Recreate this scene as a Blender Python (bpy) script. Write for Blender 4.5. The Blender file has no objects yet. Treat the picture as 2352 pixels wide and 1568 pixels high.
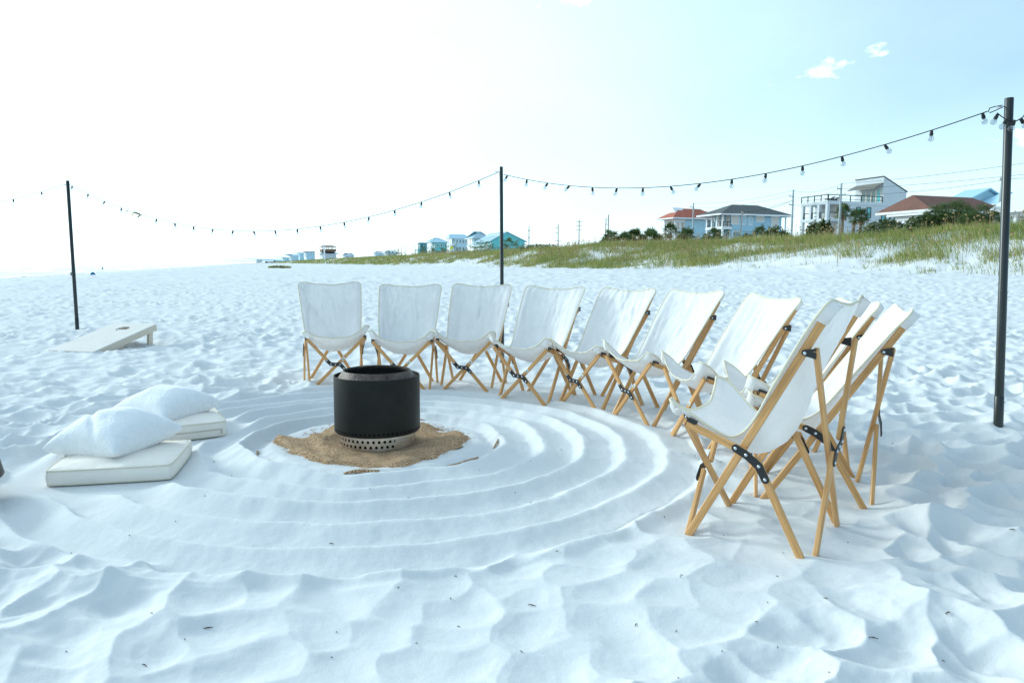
import bpy, bmesh, math, random
import numpy as np
from mathutils import Vector, Matrix, Quaternion
R = math.radians
rng = random.Random(7)
nrg = np.random.default_rng(11)
SC = bpy.context.scene
COL = SC.collection

# ------------------------------------------------------------------ camera
CAMH = 1.13
F = 1690.0 / 2352.0            # focal length over frame width
PITCH = math.atan((784 - 606) / 1690.0)
ROLL = R(0.25)
cd = bpy.data.cameras.new('camera'); cam = bpy.data.objects.new('camera', cd); COL.objects.link(cam)
cd.sensor_width = 36; cd.lens = 36 * F; cd.clip_start = 0.05; cd.clip_end = 60000
cam.matrix_world = Matrix.Translation((0, 0, CAMH)) @ Matrix.Rotation(R(90) - PITCH, 4, 'X') @ Matrix.Rotation(ROLL, 4, 'Z')
SC.camera = cam
# ------------------------------------------------------------------ sky
SUN_AZ, SUN_EL = R(-62), R(21)       # azimuth from +Y, positive to +X
sdir = Vector((math.sin(SUN_AZ) * math.cos(SUN_EL), math.cos(SUN_AZ) * math.cos(SUN_EL), math.sin(SUN_EL)))
W = bpy.data.worlds.new('World'); SC.world = W; W.use_nodes = True
nt = W.node_tree; nt.nodes.clear()
def nn(t, typ, **kw):
    n = t.nodes.new(typ)
    for k, v in kw.items(): setattr(n, k, v)
    return n
def setin(n, **kw):
    for k, v in kw.items(): n.inputs[k.replace('_', ' ')].default_value = v
    return n
def mth(t, op, a, b=None, c=None, clamp=False):
    n = nn(t, 'ShaderNodeMath', operation=op, use_clamp=clamp)
    for i, s in enumerate((a, b, c)):
        if s is None: continue
        if isinstance(s, (int, float)): n.inputs[i].default_value = s
        else: t.links.new(s, n.inputs[i])
    return n.outputs[0]
sky = nn(nt, 'ShaderNodeTexSky', sky_type='NISHITA', sun_disc=False, sun_elevation=SUN_EL, sun_rotation=SUN_AZ,
         air_density=1.0, dust_density=0.8, ozone_density=0.35, altitude=0)
tc = nn(nt, 'ShaderNodeTexCoord'); sx = nn(nt, 'ShaderNodeSeparateXYZ'); nt.links.new(tc.outputs['Generated'], sx.inputs[0])
az = mth(nt, 'ARCTAN2', sx.outputs[0], sx.outputs[1]); el = mth(nt, 'ARCSINE', sx.outputs[2])
cz = nn(nt, 'ShaderNodeTexNoise'); setin(cz, Scale=26.0, Detail=6.0, Roughness=0.62)
mp = nn(nt, 'ShaderNodeMapping'); mp.inputs['Scale'].default_value = (1, 1, 1.9)
nt.links.new(tc.outputs['Generated'], mp.inputs[0]); nt.links.new(mp.outputs[0], cz.inputs['Vector'])
cm = None
for (a, e, wa, we, k) in [(22.6, 13.3, 3.4, 1.0, 1.15), (26.0, 14.1, 1.9, .75, 1.1), (19.0, 12.6, 1.3, 0.5, .8), (4.4, 18.9, 4.6, 1.5, 1.2), (8.0, 18.3, 1.8, .8, 1.0), (1.0, 18.4, 2.0, .6, .7),
                          (34.8, 8.0, 1.9, 1.1, 1.2), (32.2, 7.9, 1.3, 0.6, 1.0), (29.4, 9.4, 1.6, 0.55, .8), (34.6, 15.7, 1.8, .8, .5), (-31, 17.8, 2.2, .8, .4), (40, 22, 5, 1.6, .8), (-20, 24, 8, 1.5, .6),
                          (58, 14, 6, 1.2, 1), (75, 24, 8, 2, 1), (110, 12, 9, 1.6, 1), (150, 20, 9, 2, 1), (-140, 16, 10, 2, 1), (-100, 22, 9, 1.6, .8), (180, 30, 9, 2, 1)]:
    da = mth(nt, 'DIVIDE', mth(nt, 'SUBTRACT', az, R(a)), R(wa)); de = mth(nt, 'DIVIDE', mth(nt, 'SUBTRACT', el, R(e)), R(we))
    d2 = mth(nt, 'ADD', mth(nt, 'MULTIPLY', da, da), mth(nt, 'MULTIPLY', de, de))
    m = mth(nt, 'MULTIPLY', mth(nt, 'SUBTRACT', 1.0, d2), k)
    cm = m if cm is None else mth(nt, 'MAXIMUM', cm, m)
cmask = mth(nt, 'ADD', mth(nt, 'MULTIPLY', cm, 0.62), mth(nt, 'MULTIPLY', mth(nt, 'SUBTRACT', cz.outputs[0], 0.5), 2.3))
mr = nn(nt, 'ShaderNodeMapRange', interpolation_type='SMOOTHSTEP'); mr.inputs[1].default_value = 0.22; mr.inputs[2].default_value = 0.88
gate = nn(nt, 'ShaderNodeMapRange', interpolation_type='SMOOTHSTEP'); gate.inputs[1].default_value = -0.7; gate.inputs[2].default_value = 0.1
nt.links.new(cm, gate.inputs[0]); nt.links.new(cmask, mr.inputs[0])
cfac = mth(nt, 'MULTIPLY', mr.outputs[0], gate.outputs[0])
# thin high haze veil so the clear sky is not perfectly smooth
vz = nn(nt, 'ShaderNodeTexNoise'); setin(vz, Scale=3.2, Detail=5.0, Roughness=0.55); nt.links.new(mp.outputs[0], vz.inputs['Vector'])
veil = nn(nt, 'ShaderNodeMapRange'); veil.inputs[1].default_value = .35; veil.inputs[2].default_value = .75; veil.inputs[3].default_value = 0.0; veil.inputs[4].default_value = 0.10
nt.links.new(vz.outputs[0], veil.inputs[0])
# sea haze: paler air towards the horizon, all the way round
hz_ = mth(nt, 'MULTIPLY', mth(nt, 'POWER', 2.718, mth(nt, 'MULTIPLY', mth(nt, 'MAXIMUM', el, 0.0), -1 / R(11.0))), 0.74)
# bright thin cloud around the hidden sun
dp = nn(nt, 'ShaderNodeVectorMath', operation='DOT_PRODUCT'); nt.links.new(tc.outputs['Generated'], dp.inputs[0]); dp.inputs[1].default_value = tuple(sdir)
aur = nn(nt, 'ShaderNodeMapRange', interpolation_type='SMOOTHSTEP'); aur.inputs[1].default_value = -0.50; aur.inputs[2].default_value = 0.95; aur.inputs[4].default_value = 0.76; nt.links.new(dp.outputs['Value'], aur.inputs[0])
veilf = mth(nt, 'MAXIMUM', mth(nt, 'ADD', veil.outputs[0], aur.outputs[0], clamp=True), hz_)
CLOUDC = (9.5, 9.7, 10.0, 1)
mx = nn(nt, 'ShaderNodeMix', data_type='RGBA'); mx.inputs[7].default_value = CLOUDC
nt.links.new(mth(nt, 'MAXIMUM', cfac, veilf), mx.inputs[0]); nt.links.new(sky.outputs[0], mx.inputs[6])
bg = nn(nt, 'ShaderNodeBackground'); bg.inputs[1].default_value = 0.098
wo = nn(nt, 'ShaderNodeOutputWorld'); nt.links.new(mx.outputs[2], bg.inputs[0]); nt.links.new(bg.outputs[0], wo.inputs[0])
# ------------------------------------------------------------------ sun (low, veiled by bright cloud over the sea)
ld = bpy.data.lights.new('sun', 'SUN'); ld.energy = 1.5; ld.angle = R(12); ld.color = (1.0, .90, .80)
lo = bpy.data.objects.new('sun', ld); COL.objects.link(lo); lo.rotation_euler = (-sdir).to_track_quat('-Z', 'Y').to_euler()
lo.location = sdir * 50
vs = SC.view_settings; vs.view_transform = 'Standard'; vs.look = 'None'; vs.gamma = 1; vs.use_curve_mapping = False; vs.exposure = 0.74
vs.use_white_balance = True; vs.white_balance_temperature = 5400; vs.white_balance_tint = -7      # the photograph's cool balance
cy = SC.cycles
try:
    cy.use_denoising = True; cy.denoiser = 'OPENIMAGEDENOISE'
except Exception: pass
cy.max_bounces = 8; cy.diffuse_bounces = 4; cy.glossy_bounces = 3; cy.transmission_bounces = 6; cy.transparent_max_bounces = 12
cy.caustics_reflective = False; cy.caustics_refractive = False

# ------------------------------------------------------------------ helpers: materials
MATS = {}
def mat(name, col, rough=.6, var=0., vs_=6., bump=0., bs=60., metal=0., stretch=(1, 1, 1), col2=None, trl=0., spec=.4, detail=4, dist=.02, attr=None):
    if name in MATS: return MATS[name]
    m = bpy.data.materials.new(name); m.use_nodes = True; t = m.node_tree; t.nodes.clear()
    out = nn(t, 'ShaderNodeOutputMaterial'); b = nn(t, 'ShaderNodeBsdfPrincipled')
    b.inputs['Roughness'].default_value = rough; b.inputs['Metallic'].default_value = metal; b.inputs['Specular IOR Level'].default_value = spec
    c4 = tuple(col) + (1,); b.inputs['Base Color'].default_value = c4
    co = nn(t, 'ShaderNodeTexCoord'); mpn = nn(t, 'ShaderNodeMapping'); mpn.inputs['Scale'].default_value = stretch
    t.links.new(co.outputs['Object'], mpn.inputs[0])
    csock = None
    if var or col2:
        n = nn(t, 'ShaderNodeTexNoise'); setin(n, Scale=vs_, Detail=float(detail), Roughness=.6); t.links.new(mpn.outputs[0], n.inputs['Vector'])
        r = nn(t, 'ShaderNodeMapRange'); r.inputs[1].default_value = .3; r.inputs[2].default_value = .7; t.links.new(n.outputs[0], r.inputs[0])
        x = nn(t, 'ShaderNodeMix', data_type='RGBA'); t.links.new(r.outputs[0], x.inputs[0])
        x.inputs[6].default_value = tuple(c * (1 - var) for c in col) + (1,)
        x.inputs[7].default_value = (tuple(col2) if col2 else tuple(min(1, c * (1 + var)) for c in col)) + (1,)
        csock = x.outputs[2]
    if attr:
        a = nn(t, 'ShaderNodeAttribute', attribute_name=attr)
        csock = a.outputs['Color']
    if csock: t.links.new(csock, b.inputs['Base Color'])
    if bump:
        n2 = nn(t, 'ShaderNodeTexNoise'); setin(n2, Scale=bs, Detail=3.0); t.links.new(mpn.outputs[0], n2.inputs['Vector'])
        bp = nn(t, 'ShaderNodeBump'); bp.inputs['Strength'].default_value = bump; bp.inputs['Distance'].default_value = dist
        t.links.new(n2.outputs[0], bp.inputs['Height']); t.links.new(bp.outputs[0], b.inputs['Normal'])
    if trl:
        tr = nn(t, 'ShaderNodeBsdfTranslucent'); tr.inputs[0].default_value = c4
        if csock: t.links.new(csock, tr.inputs[0])
        ms = nn(t, 'ShaderNodeMixShader'); ms.inputs[0].default_value = trl
        t.links.new(b.outputs[0], ms.inputs[1]); t.links.new(tr.outputs[0], ms.inputs[2]); t.links.new(ms.outputs[0], out.inputs[0])
    else: t.links.new(b.outputs[0], out.inputs[0])
    MATS[name] = m; return m
# ------------------------------------------------------------------ helpers: meshes and objects
class MB:
    def __init__(s): s.v = []; s.f = []
    def add(s, vs_, fs):
        o = len(s.v); s.v += [tuple(p) for p in vs_]; s.f += [tuple(i + o for i in q) for q in fs]; return s
    def box(s, x0, x1, y0, y1, z0, z1):
        return s.add([(x0, y0, z0), (x1, y0, z0), (x1, y1, z0), (x0, y1, z0), (x0, y0, z1), (x1, y0, z1), (x1, y1, z1), (x0, y1, z1)],
                     [(0, 3, 2, 1), (4, 5, 6, 7), (0, 1, 5, 4), (1, 2, 6, 5), (2, 3, 7, 6), (3, 0, 4, 7)])
    def tube(s, pts, r, n=8, cap=True, closed=False):
        pts = [Vector(p) for p in pts]; rings = []; m = len(pts); up = None
        for i, p in enumerate(pts):
            if closed: d = pts[(i + 1) % m] - pts[i - 1]
            else: d = pts[min(i + 1, m - 1)] - pts[max(i - 1, 0)]
            d.normalize()
            if up is None:
                up = Vector((0, 0, 1)) if abs(d.z) < .9 else Vector((1, 0, 0))
            a = d.cross(up).normalized(); b_ = a.cross(d).normalized(); up = b_
            rr = r[i] if isinstance(r, (list, tuple)) else r
            rings.append([p + (a * math.cos(2 * math.pi * k / n) + b_ * math.sin(2 * math.pi * k / n)) * rr for k in range(n)])
        vs_ = [q for rg in rings for q in rg]; fs = []
        for i in range(m if closed else m - 1):
            j = (i + 1) % m
            for k in range(n):
                l = (k + 1) % n; fs.append((i * n + k, i * n + l, j * n + l, j * n + k))
        if cap and not closed: fs.append(tuple(range(n))[::-1]); fs.append(tuple((m - 1) * n + k for k in range(n)))
        return s.add(vs_, fs)
    def lathe(s, prof, n=48, closed=False):
        vs_ = [(r * math.cos(2 * math.pi * k / n), r * math.sin(2 * math.pi * k / n), z) for (r, z) in prof for k in range(n)]; fs = []
        m = len(prof)
        for i in range(m if closed else m - 1):
            j = (i + 1) % m
            for k in range(n):
                l = (k + 1) % n; fs.append((i * n + k, i * n + l, j * n + l, j * n + k))
        return s.add(vs_, fs)
    def prism(s, poly, d):
        poly = [Vector(p) for p in poly]; d = Vector(d); n = len(poly)
        return s.add(poly + [p + d for p in poly], [tuple(range(n))[::-1], tuple(range(n, 2 * n))] + [(i, (i + 1) % n, n + (i + 1) % n, n + i) for i in range(n)])
    def mesh(s, name, smooth=False):
        me = bpy.data.meshes.new(name); me.from_pydata(s.v, [], s.f)
        bm = bmesh.new(); bm.from_mesh(me); bmesh.ops.recalc_face_normals(bm, faces=bm.faces); bm.to_mesh(me); bm.free()
        if smooth: me.polygons.foreach_set('use_smooth', [True] * len(me.polygons))
        return me
def obj(name, me, m=None, parent=None, mw=None, smooth=False, ang=None):
    if isinstance(me, MB): me = me.mesh(name, smooth)
    if m is not None and len(me.materials) == 0: me.materials.append(m)
    o = bpy.data.objects.new(name, me); COL.objects.link(o)
    if parent is not None: o.parent = parent
    if mw is not None: o.matrix_basis = mw
    if ang is not None:
        me.polygons.foreach_set('use_smooth', [True] * len(me.polygons))
        me.set_sharp_from_angle(angle=R(ang))
    return o
def tag(o, label, cat, group=None):
    o['label'] = label; o['category'] = cat
    if group: o['group'] = group
    return o
def thing(name, label, cat, loc=(0, 0, 0), rz=0, group=None):
    o = bpy.data.objects.new(name, None); COL.objects.link(o); o.location = loc; o.rotation_euler = (0, 0, rz); o.empty_display_size = .1
    return tag(o, label, cat, group)
def struct(o): o['kind'] = 'structure'; return o
def np_mesh(name, V, Q, smooth=False):
    V = np.asarray(V, np.float32); Q = np.asarray(Q, np.int32); k = Q.shape[1]
    me = bpy.data.meshes.new(name); me.vertices.add(len(V)); me.vertices.foreach_set('co', V.ravel())
    me.loops.add(Q.size); me.loops.foreach_set('vertex_index', Q.ravel())
    me.polygons.add(len(Q)); me.polygons.foreach_set('loop_start', np.arange(0, Q.size, k, dtype=np.int32)); me.polygons.foreach_set('loop_total', np.full(len(Q), k, np.int32))
    if smooth: me.polygons.foreach_set('use_smooth', np.ones(len(Q), bool))
    me.update(calc_edges=True); return me
# ------------------------------------------------------------------ noise
def _h(ix, iy, seed):
    n = (ix.astype(np.int64) * 374761393 + iy.astype(np.int64) * 668265263 + seed * 974634541) & 0xffffffff
    n = ((n ^ (n >> 13)) * 1274126177) & 0xffffffff
    n = ((n ^ (n >> 15)) * 2246822519) & 0xffffffff
    return ((n ^ (n >> 16)) & 0xffffff) / float(0xffffff)
def perlin(x, y, seed=0):
    ix = np.floor(x); iy = np.floor(y); fx = x - ix; fy = y - iy
    ux = fx * fx * fx * (fx * (fx * 6 - 15) + 10); uy = fy * fy * fy * (fy * (fy * 6 - 15) + 10)
    def gr(a, b):
        an = _h(ix + a, iy + b, seed) * 6.28318; return np.cos(an) * (fx - a) + np.sin(an) * (fy - b)
    return ((gr(0, 0) * (1 - ux) + gr(1, 0) * ux) * (1 - uy) + (gr(0, 1) * (1 - ux) + gr(1, 1) * ux) * uy) * 1.4
def cups(x, y, cell, seed, k, off):
    gx = np.floor(x / cell); gy = np.floor(y / cell); best = np.full(x.shape, 9.0); sec = np.full(x.shape, 9.0)
    for a in (-1, 0, 1):
        for b in (-1, 0, 1):
            cx = gx + a; cy_ = gy + b
            px = (cx + .08 + .84 * _h(cx, cy_, seed)) * cell; py = (cy_ + .08 + .84 * _h(cx, cy_, seed + 1)) * cell
            an = _h(cx, cy_, seed + 3) * 3.14159; ca, sa = np.cos(an), np.sin(an)
            dx = x - px; dy = y - py; p = dx * ca + dy * sa; q = -dx * sa + dy * ca
            d = k * (p * p * .74 + q * q * 1.32) + off * _h(cx, cy_, seed + 2)
            sec = np.minimum(sec, np.maximum(best, d)); best = np.minimum(best, d)
    soft = off * .09
    hh = np.clip(.5 + .5 * (sec - best) / soft, 0, 1)
    return best * hh + sec * (1 - hh) - soft * hh * (1 - hh)
def sstep(a, b, x):
    t = np.clip((x - a) / (b - a), 0, 1); return t * t * (3 - 2 * t)
UX, UY = -math.sin(R(19.1)), math.cos(R(19.1))     # along the beach; v axis is inland
VX, VY = UY, -UX
PITC = (-.845, 4.56)
def uv_of(x, y): return x * UX + y * UY, x * VX + y * VY
def base_h(x, y):
    u, v = uv_of(x, y)
    z = -.056 * np.clip(-12 - v, 0, 60) + .55 * sstep(8, 38, v)
    vv = v + 2.2 * perlin(u / 19, v / 40 + 3, 5) + 1.0 * perlin(u / 6, v / 9, 6)
    crest = 3.25 + .5 * perlin(u / 26, v * 0 + 1.5, 9)
    z = z + crest * sstep(38, 54.5, vv) - .75 * sstep(57, 74, v)
    z = z + .22 * perlin(u / 4.5, v / 3.2, 12) * sstep(36, 44, v) * (1 - sstep(66, 76, v))
    return z
def sand_h(x, y):
    x = np.asarray(x, float); y = np.asarray(y, float)
    z = base_h(x, y); r = np.hypot(x, y)
    wx = x + .07 * perlin(x / .42, y / .42, 21) + .03 * perlin(x / .16, y / .16, 23)
    wy = y + .07 * perlin(x / .42, y / .42, 22) + .03 * perlin(x / .16, y / .16, 24)
    mod = np.clip(.85 + .55 * perlin(x / 3.1, y / 3.1, 31), .45, 1.2) * (1.02 - .30 * sstep(4, 10, r))
    near = 1 - sstep(26, 60, r)
    c1 = cups(wx, wy, .225, 41, 3.1, .036); c1 = np.where(c1 > .058, .058 + (c1 - .058) * .5, c1)
    c1b = cups(wy + 7.3, wx + .5 * wy, .40, 45, .95, .045)
    c2 = cups(wx * .9, wy, .105, 51, 1.9, .010)
    rough = (c1 - .03) * (1.38 + .5 * perlin(x / .9, y / .9, 32)) * mod + (c1b - .045) * .18 * mod + (c2 - .006) * .62 * mod + .0045 * perlin(x / .11 + wy * 2, y / .07, 66) * mod + .0018 * perlin(x / .045, y / .03, 67) + .012 * perlin(x / 1.1, y / 1.1, 61) + .0012 * perlin(x / .035, y / .035, 65) + .005 * perlin(x / .2, y / .2, 62)
    c3 = cups(x + .3 * perlin(x / 2, y / 2, 63), y, .95, 71, .34, .10)
    far = (c3 - .05) * .55 + .05 * perlin(x / 2.7, y / 2.7, 64)
    # raked circle round the fire pit
    dx = x - PITC[0]; dy = y - PITC[1]; rr = np.hypot(dx, dy); th = np.arctan2(dy, dx)
    rw = rr + .035 * perlin(th * 2.2 + 9, rr * 1.2, 81) + .016 * perlin(x / .3, y / .3, 82) + .014 * perlin(th * 9, rr * .7, 85)
    ph = (rw - .72) / .25; fr = ph - np.floor(ph)
    idx = np.floor(ph)
    amp = (.026 + .010 * _h(idx, idx * 0, 83)) * (.85 + .35 * np.clip(.6 + perlin(th * 1.6, idx * 3.7, 84), 0, 1))
    saw = np.where(fr < .30, (fr / .30), (1 - fr) / .70)
    saw = 1 - (np.sqrt((1 - saw) ** 2 + .014) - .118)
    amp = amp * (1.12 - .38 * np.cos(th)) 
    ring = amp * (np.power(saw, 1.8) * 1.5 - .45) + .0007 * perlin(x / .05, y / .05, 79) * saw + .003 * perlin(th * 4, idx * 5, 78) * saw
    inner = sstep(.60, .72, rw)
    ring = ring * inner + .012 * (1 - inner) * sstep(.5, .66, rr)
    ring = ring + .008 * perlin(x / .5, y / .5, 86) + .0035 * perlin(x / .13, y / .13, 87) + .0012 * perlin(x / .04, y / .04, 88)
    edge = sstep(1.96, 2.14, rr + .09 * perlin(th * 3, rr * .5, 89) + .05 * perlin(x / .25, y / .25, 90))
    chair = (1 - .66 * sstep(2.02, 2.12, rr) * (1 - sstep(2.75, 3.1, rr)) * sstep(-.9, 0.2, dx))
    out = rough * chair
    # smoothed beds under the two floor cushions
    for (cx, cy_) in ((-2.155, 3.87), (-2.28, 4.84)):
        d = np.hypot(x - cx, y - cy_); k = 1 - sstep(.36, .62, d)
        out = out * (1 - k) - .004 * k; ring = ring * (1 - k) - .004 * k
    zz = ring * (1 - edge) + out * edge
    return z + zz * near + far * sstep(22, 50, r) * (1 - sstep(220, 600, r))
def sh(x, y): return float(sand_h(np.array([x]), np.array([y]))[0])
def bh(x, y): return float(base_h(np.array([float(x)]), np.array([float(y)]))[0])

# ------------------------------------------------------------------ ground
def geo(a, b, q):
    n = int(math.log(b / a) / math.log(q)); return list(a * (b / a) ** (np.arange(n) / n))
rad = [.02, .5, 1.0, 1.4] + geo(1.65, 2.6, 1.0046) + geo(2.6, 7, 1.003) + geo(7, 40, 1.0085) + geo(40, 130, 1.013) + geo(130, 7000, 1.06) + [7000]
ang = list(np.radians(np.arange(-180, -44, 4))) + list(np.arange(R(-43), R(43), .0019)) + list(np.radians(np.arange(44, 180, 4)))
rad = np.array(rad); ang = np.array(ang); nr, na = len(rad), len(ang)
RR, AA = np.meshgrid(rad, ang, indexing='ij'); X = RR * np.sin(AA); Y = RR * np.cos(AA); Z = sand_h(X, Y)
ii, jj = np.meshgrid(np.arange(nr - 1), np.arange(na), indexing='ij'); j2 = (jj + 1) % na
Q = np.stack([ii * na + jj, ii * na + j2, (ii + 1) * na + j2, (ii + 1) * na + jj], -1).reshape(-1, 4)[:, ::-1]
me = np_mesh('beach_sand', np.stack([X, Y, Z], -1).reshape(-1, 3), Q, True)
def sand_material():
    m = bpy.data.materials.new('sand'); m.use_nodes = True; t = m.node_tree; b = t.nodes['Principled BSDF']
    co = nn(t, 'ShaderNodeTexCoord')
    b.inputs['Roughness'].default_value = .95; b.inputs['Specular IOR Level'].default_value = .15
    n1 = nn(t, 'ShaderNodeTexNoise'); setin(n1, Scale=.9, Detail=6.0, Roughness=.6); t.links.new(co.outputs['Object'], n1.inputs['Vector'])
    n2 = nn(t, 'ShaderNodeTexNoise'); setin(n2, Scale=420.0, Detail=2.0); t.links.new(co.outputs['Object'], n2.inputs['Vector'])
    x = nn(t, 'ShaderNodeMix', data_type='RGBA'); x.inputs[6].default_value = (.68, .68, .675, 1); x.inputs[7].default_value = (.74, .74, .73, 1)
    t.links.new(n1.outputs[0], x.inputs[0])
    r = nn(t, 'ShaderNodeMapRange'); r.inputs[1].default_value = .25; r.inputs[2].default_value = .75; r.inputs[3].default_value = .93; r.inputs[4].default_value = 1.04
    t.links.new(n2.outputs[0], r.inputs[0])
    y = nn(t, 'ShaderNodeMix', data_type='RGBA', blend_type='MULTIPLY'); y.inputs[0].default_value = 1; t.links.new(x.outputs[2], y.inputs[6]); t.links.new(r.outputs[0], y.inputs[7])
    # wet sand by the water line (v < -31): a real stain, follows the shore
    sp = nn(t, 'ShaderNodeSeparateXYZ'); t.links.new(co.outputs['Object'], sp.inputs[0])
    zz = nn(t, 'ShaderNodeMapRange'); zz.inputs[1].default_value = -1.12; zz.inputs[2].default_value = -.92; t.links.new(sp.outputs[2], zz.inputs[0])
    wx = nn(t, 'ShaderNodeMix', data_type='RGBA'); t.links.new(zz.outputs[0], wx.inputs[0]); wx.inputs[6].default_value = (.45, .43, .40, 1); t.links.new(y.outputs[2], wx.inputs[7])
    t.links.new(wx.outputs[2], b.inputs['Base Color'])
    # grain, and trodden relief where the mesh is too coarse
    bp = nn(t, 'ShaderNodeBump'); bp.inputs['Strength'].default_value = .35; bp.inputs['Distance'].default_value = .003; t.links.new(n2.outputs[0], bp.inputs['Height'])
    n3 = nn(t, 'ShaderNodeTexNoise'); setin(n3, Scale=55.0, Detail=4.0, Roughness=.6); t.links.new(co.outputs['Object'], n3.inputs['Vector'])
    b2 = nn(t, 'ShaderNodeBump'); b2.inputs['Strength'].default_value = .30; b2.inputs['Distance'].default_value = .006; t.links.new(n3.outputs[0], b2.inputs['Height']); t.links.new(bp.outputs[0], b2.inputs['Normal'])
    t.links.new(b2.outputs[0], b.inputs['Normal'])
    return m
struct(obj('beach_sand', me, sand_material()))

# ------------------------------------------------------------------ sea
def sea():
    us = np.concatenate([-np.geomspace(20000, 60, 40), np.linspace(-50, 400, 120), np.geomspace(410, 30000, 70)])
    vv = np.concatenate([np.linspace(-20, -80, 150), -np.geomspace(81, 30000, 90)])
    Ug, Vg = np.meshgrid(us, vv, indexing='ij')
    am = sstep(30, 37, -Vg) * (1 - sstep(300, 900, -Vg))
    ph = (-Vg) + 2.5 * perlin(Ug / 22, Vg / 30, 3) + 1.2 * perlin(Ug / 7, Vg / 9, 4)
    wv = np.power(.5 + .5 * np.sin(ph * 2 * np.pi / 9.0), 4)
    Zg = -1.2 + am * (.24 * wv * np.clip(.6 + perlin(Ug / 30, Vg / 12, 8), 0, 1.3) * (1 - .6 * sstep(60, 120, -Vg)) + .05 * perlin(Ug / 2.5, Vg / 1.5, 5))
    Xg = Ug * UX + Vg * VX; Yg = Ug * UY + Vg * VY
    a, b = Ug.shape; i, j = np.meshgrid(np.arange(a - 1), np.arange(b - 1), indexing='ij')
    Q = np.stack([i * b + j, (i + 1) * b + j, (i + 1) * b + j + 1, i * b + j + 1], -1).reshape(-1, 4)
    me = np_mesh('sea', np.stack([Xg, Yg, Zg], -1).reshape(-1, 3), Q[:, ::-1], True)
    m = bpy.data.materials.new('sea_water'); m.use_nodes = True; t = m.node_tree; b_ = t.nodes['Principled BSDF']
    b_.inputs['Base Color'].default_value = (.50, .55, .58, 1); b_.inputs['Roughness'].default_value = .14; b_.inputs['Specular IOR Level'].default_value = .5; b_.inputs['IOR'].default_value = 1.33
    co = nn(t, 'ShaderNodeTexCoord'); mpn = nn(t, 'ShaderNodeMapping'); mpn.inputs['Rotation'].default_value = (0, 0, R(-19.1)); mpn.inputs['Scale'].default_value = (.5, .12, 1)
    t.links.new(co.outputs['Object'], mpn.inputs[0])
    n = nn(t, 'ShaderNodeTexNoise'); setin(n, Scale=1.6, Detail=6.0, Roughness=.65); t.links.new(mpn.outputs[0], n.inputs['Vector'])
    bp = nn(t, 'ShaderNodeBump'); bp.inputs['Strength'].default_value = .3; bp.inputs['Distance'].default_value = .25; t.links.new(n.outputs[0], bp.inputs['Height']); t.links.new(bp.outputs[0], b_.inputs['Normal'])
    sp = nn(t, 'ShaderNodeSeparateXYZ'); t.links.new(co.outputs['Object'], sp.inputs[0])
    zz = nn(t, 'ShaderNodeMapRange'); zz.inputs[1].default_value = -1.12; zz.inputs[2].default_value = -1.0; t.links.new(sp.outputs[2], zz.inputs[0])
    fo = nn(t, 'ShaderNodeBsdfDiffuse'); fo.inputs[0].default_value = (.85, .86, .86, 1)
    fac = mth(t, 'MULTIPLY', zz.outputs[0], mth(t, 'MULTIPLY', n.outputs[0], 1.6, clamp=True), clamp=True)
    ms = nn(t, 'ShaderNodeMixShader'); t.links.new(fac, ms.inputs[0]); t.links.new(b_.outputs[0], ms.inputs[1]); t.links.new(fo.outputs[0], ms.inputs[2])
    t.links.new(ms.outputs[0], t.nodes['Material Output'].inputs[0])
    struct(obj('sea', me, m))
sea()

# ------------------------------------------------------------------ palette
M_wood = mat('bamboo', (.54, .28, .09), .42, .22, 5, .15, 60, stretch=(14, 14, 1.1), col2=(.72, .43, .17), detail=5, dist=.002)
M_canvas = mat('canvas', (.92, .905, .89), .9, .03, 7, .25, 900, trl=.30, dist=.001)
M_pipe = mat('cream_piping', (.74, .68, .52), .85, .06, 30, .3, 800, dist=.001)
M_black = mat('black_steel', (.012, .013, .013), .42, 0, spec=.5)
M_bolt = mat('zinc_bolt', (.62, .64, .66), .25, 0, metal=1)
M_sticker = mat('sticker_white', (.8, .8, .8), .4)
M_green = mat('sticker_green', (.10, .25, .06), .4)
M_pole = mat('dark_pole', (.016, .020, .019), .33, .3, 5, spec=.5)
M_cord = mat('black_cord', (.012, .012, .012), .55)
M_socket = mat('black_socket', (.010, .012, .011), .5)

def frame_z(d, ref):
    z = Vector(d).normalized(); x = Vector(ref); x = (x - z * x.dot(z)).normalized(); y = z.cross(x)
    return Matrix((x, y, z)).transposed().to_4x4()
_mc = {}
def bar_mesh(L, w, t):
    k = ('bar', round(L, 4), w, t)
    if k not in _mc:
        c = .0035; a, b = w / 2, t / 2
        p = [(a, -b + c), (a, b - c), (a - c, b), (-a + c, b), (-a, b - c), (-a, -b + c), (-a + c, -b), (a - c, -b)]
        e = .004
        m = MB(); n = 8
        sh_ = [(1 - e / a, 0), (1, e), (1, L - e), (1 - e / a, L)]
        vs_ = [(x * s, y * s, z) for s, z in sh_ for x, y in p]
        fs = [tuple(range(8))[::-1], tuple(24 + i for i in range(8))] + [(i * 8 + j, i * 8 + (j + 1) % 8, (i + 1) * 8 + (j + 1) % 8, (i + 1) * 8 + j) for i in range(3) for j in range(8)]
        _mc[k] = m.add(vs_, fs).mesh('bamboo_bar')
    return _mc[k]
def bar(name, p0, p1, parent, ref, w=.030, t=.019, m=None):
    p0 = Vector(p0); p1 = Vector(p1)
    return obj(name, bar_mesh((p1 - p0).length, w, t), m or M_wood, parent, Matrix.Translation(p0) @ frame_z(p1 - p0, ref))
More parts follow.
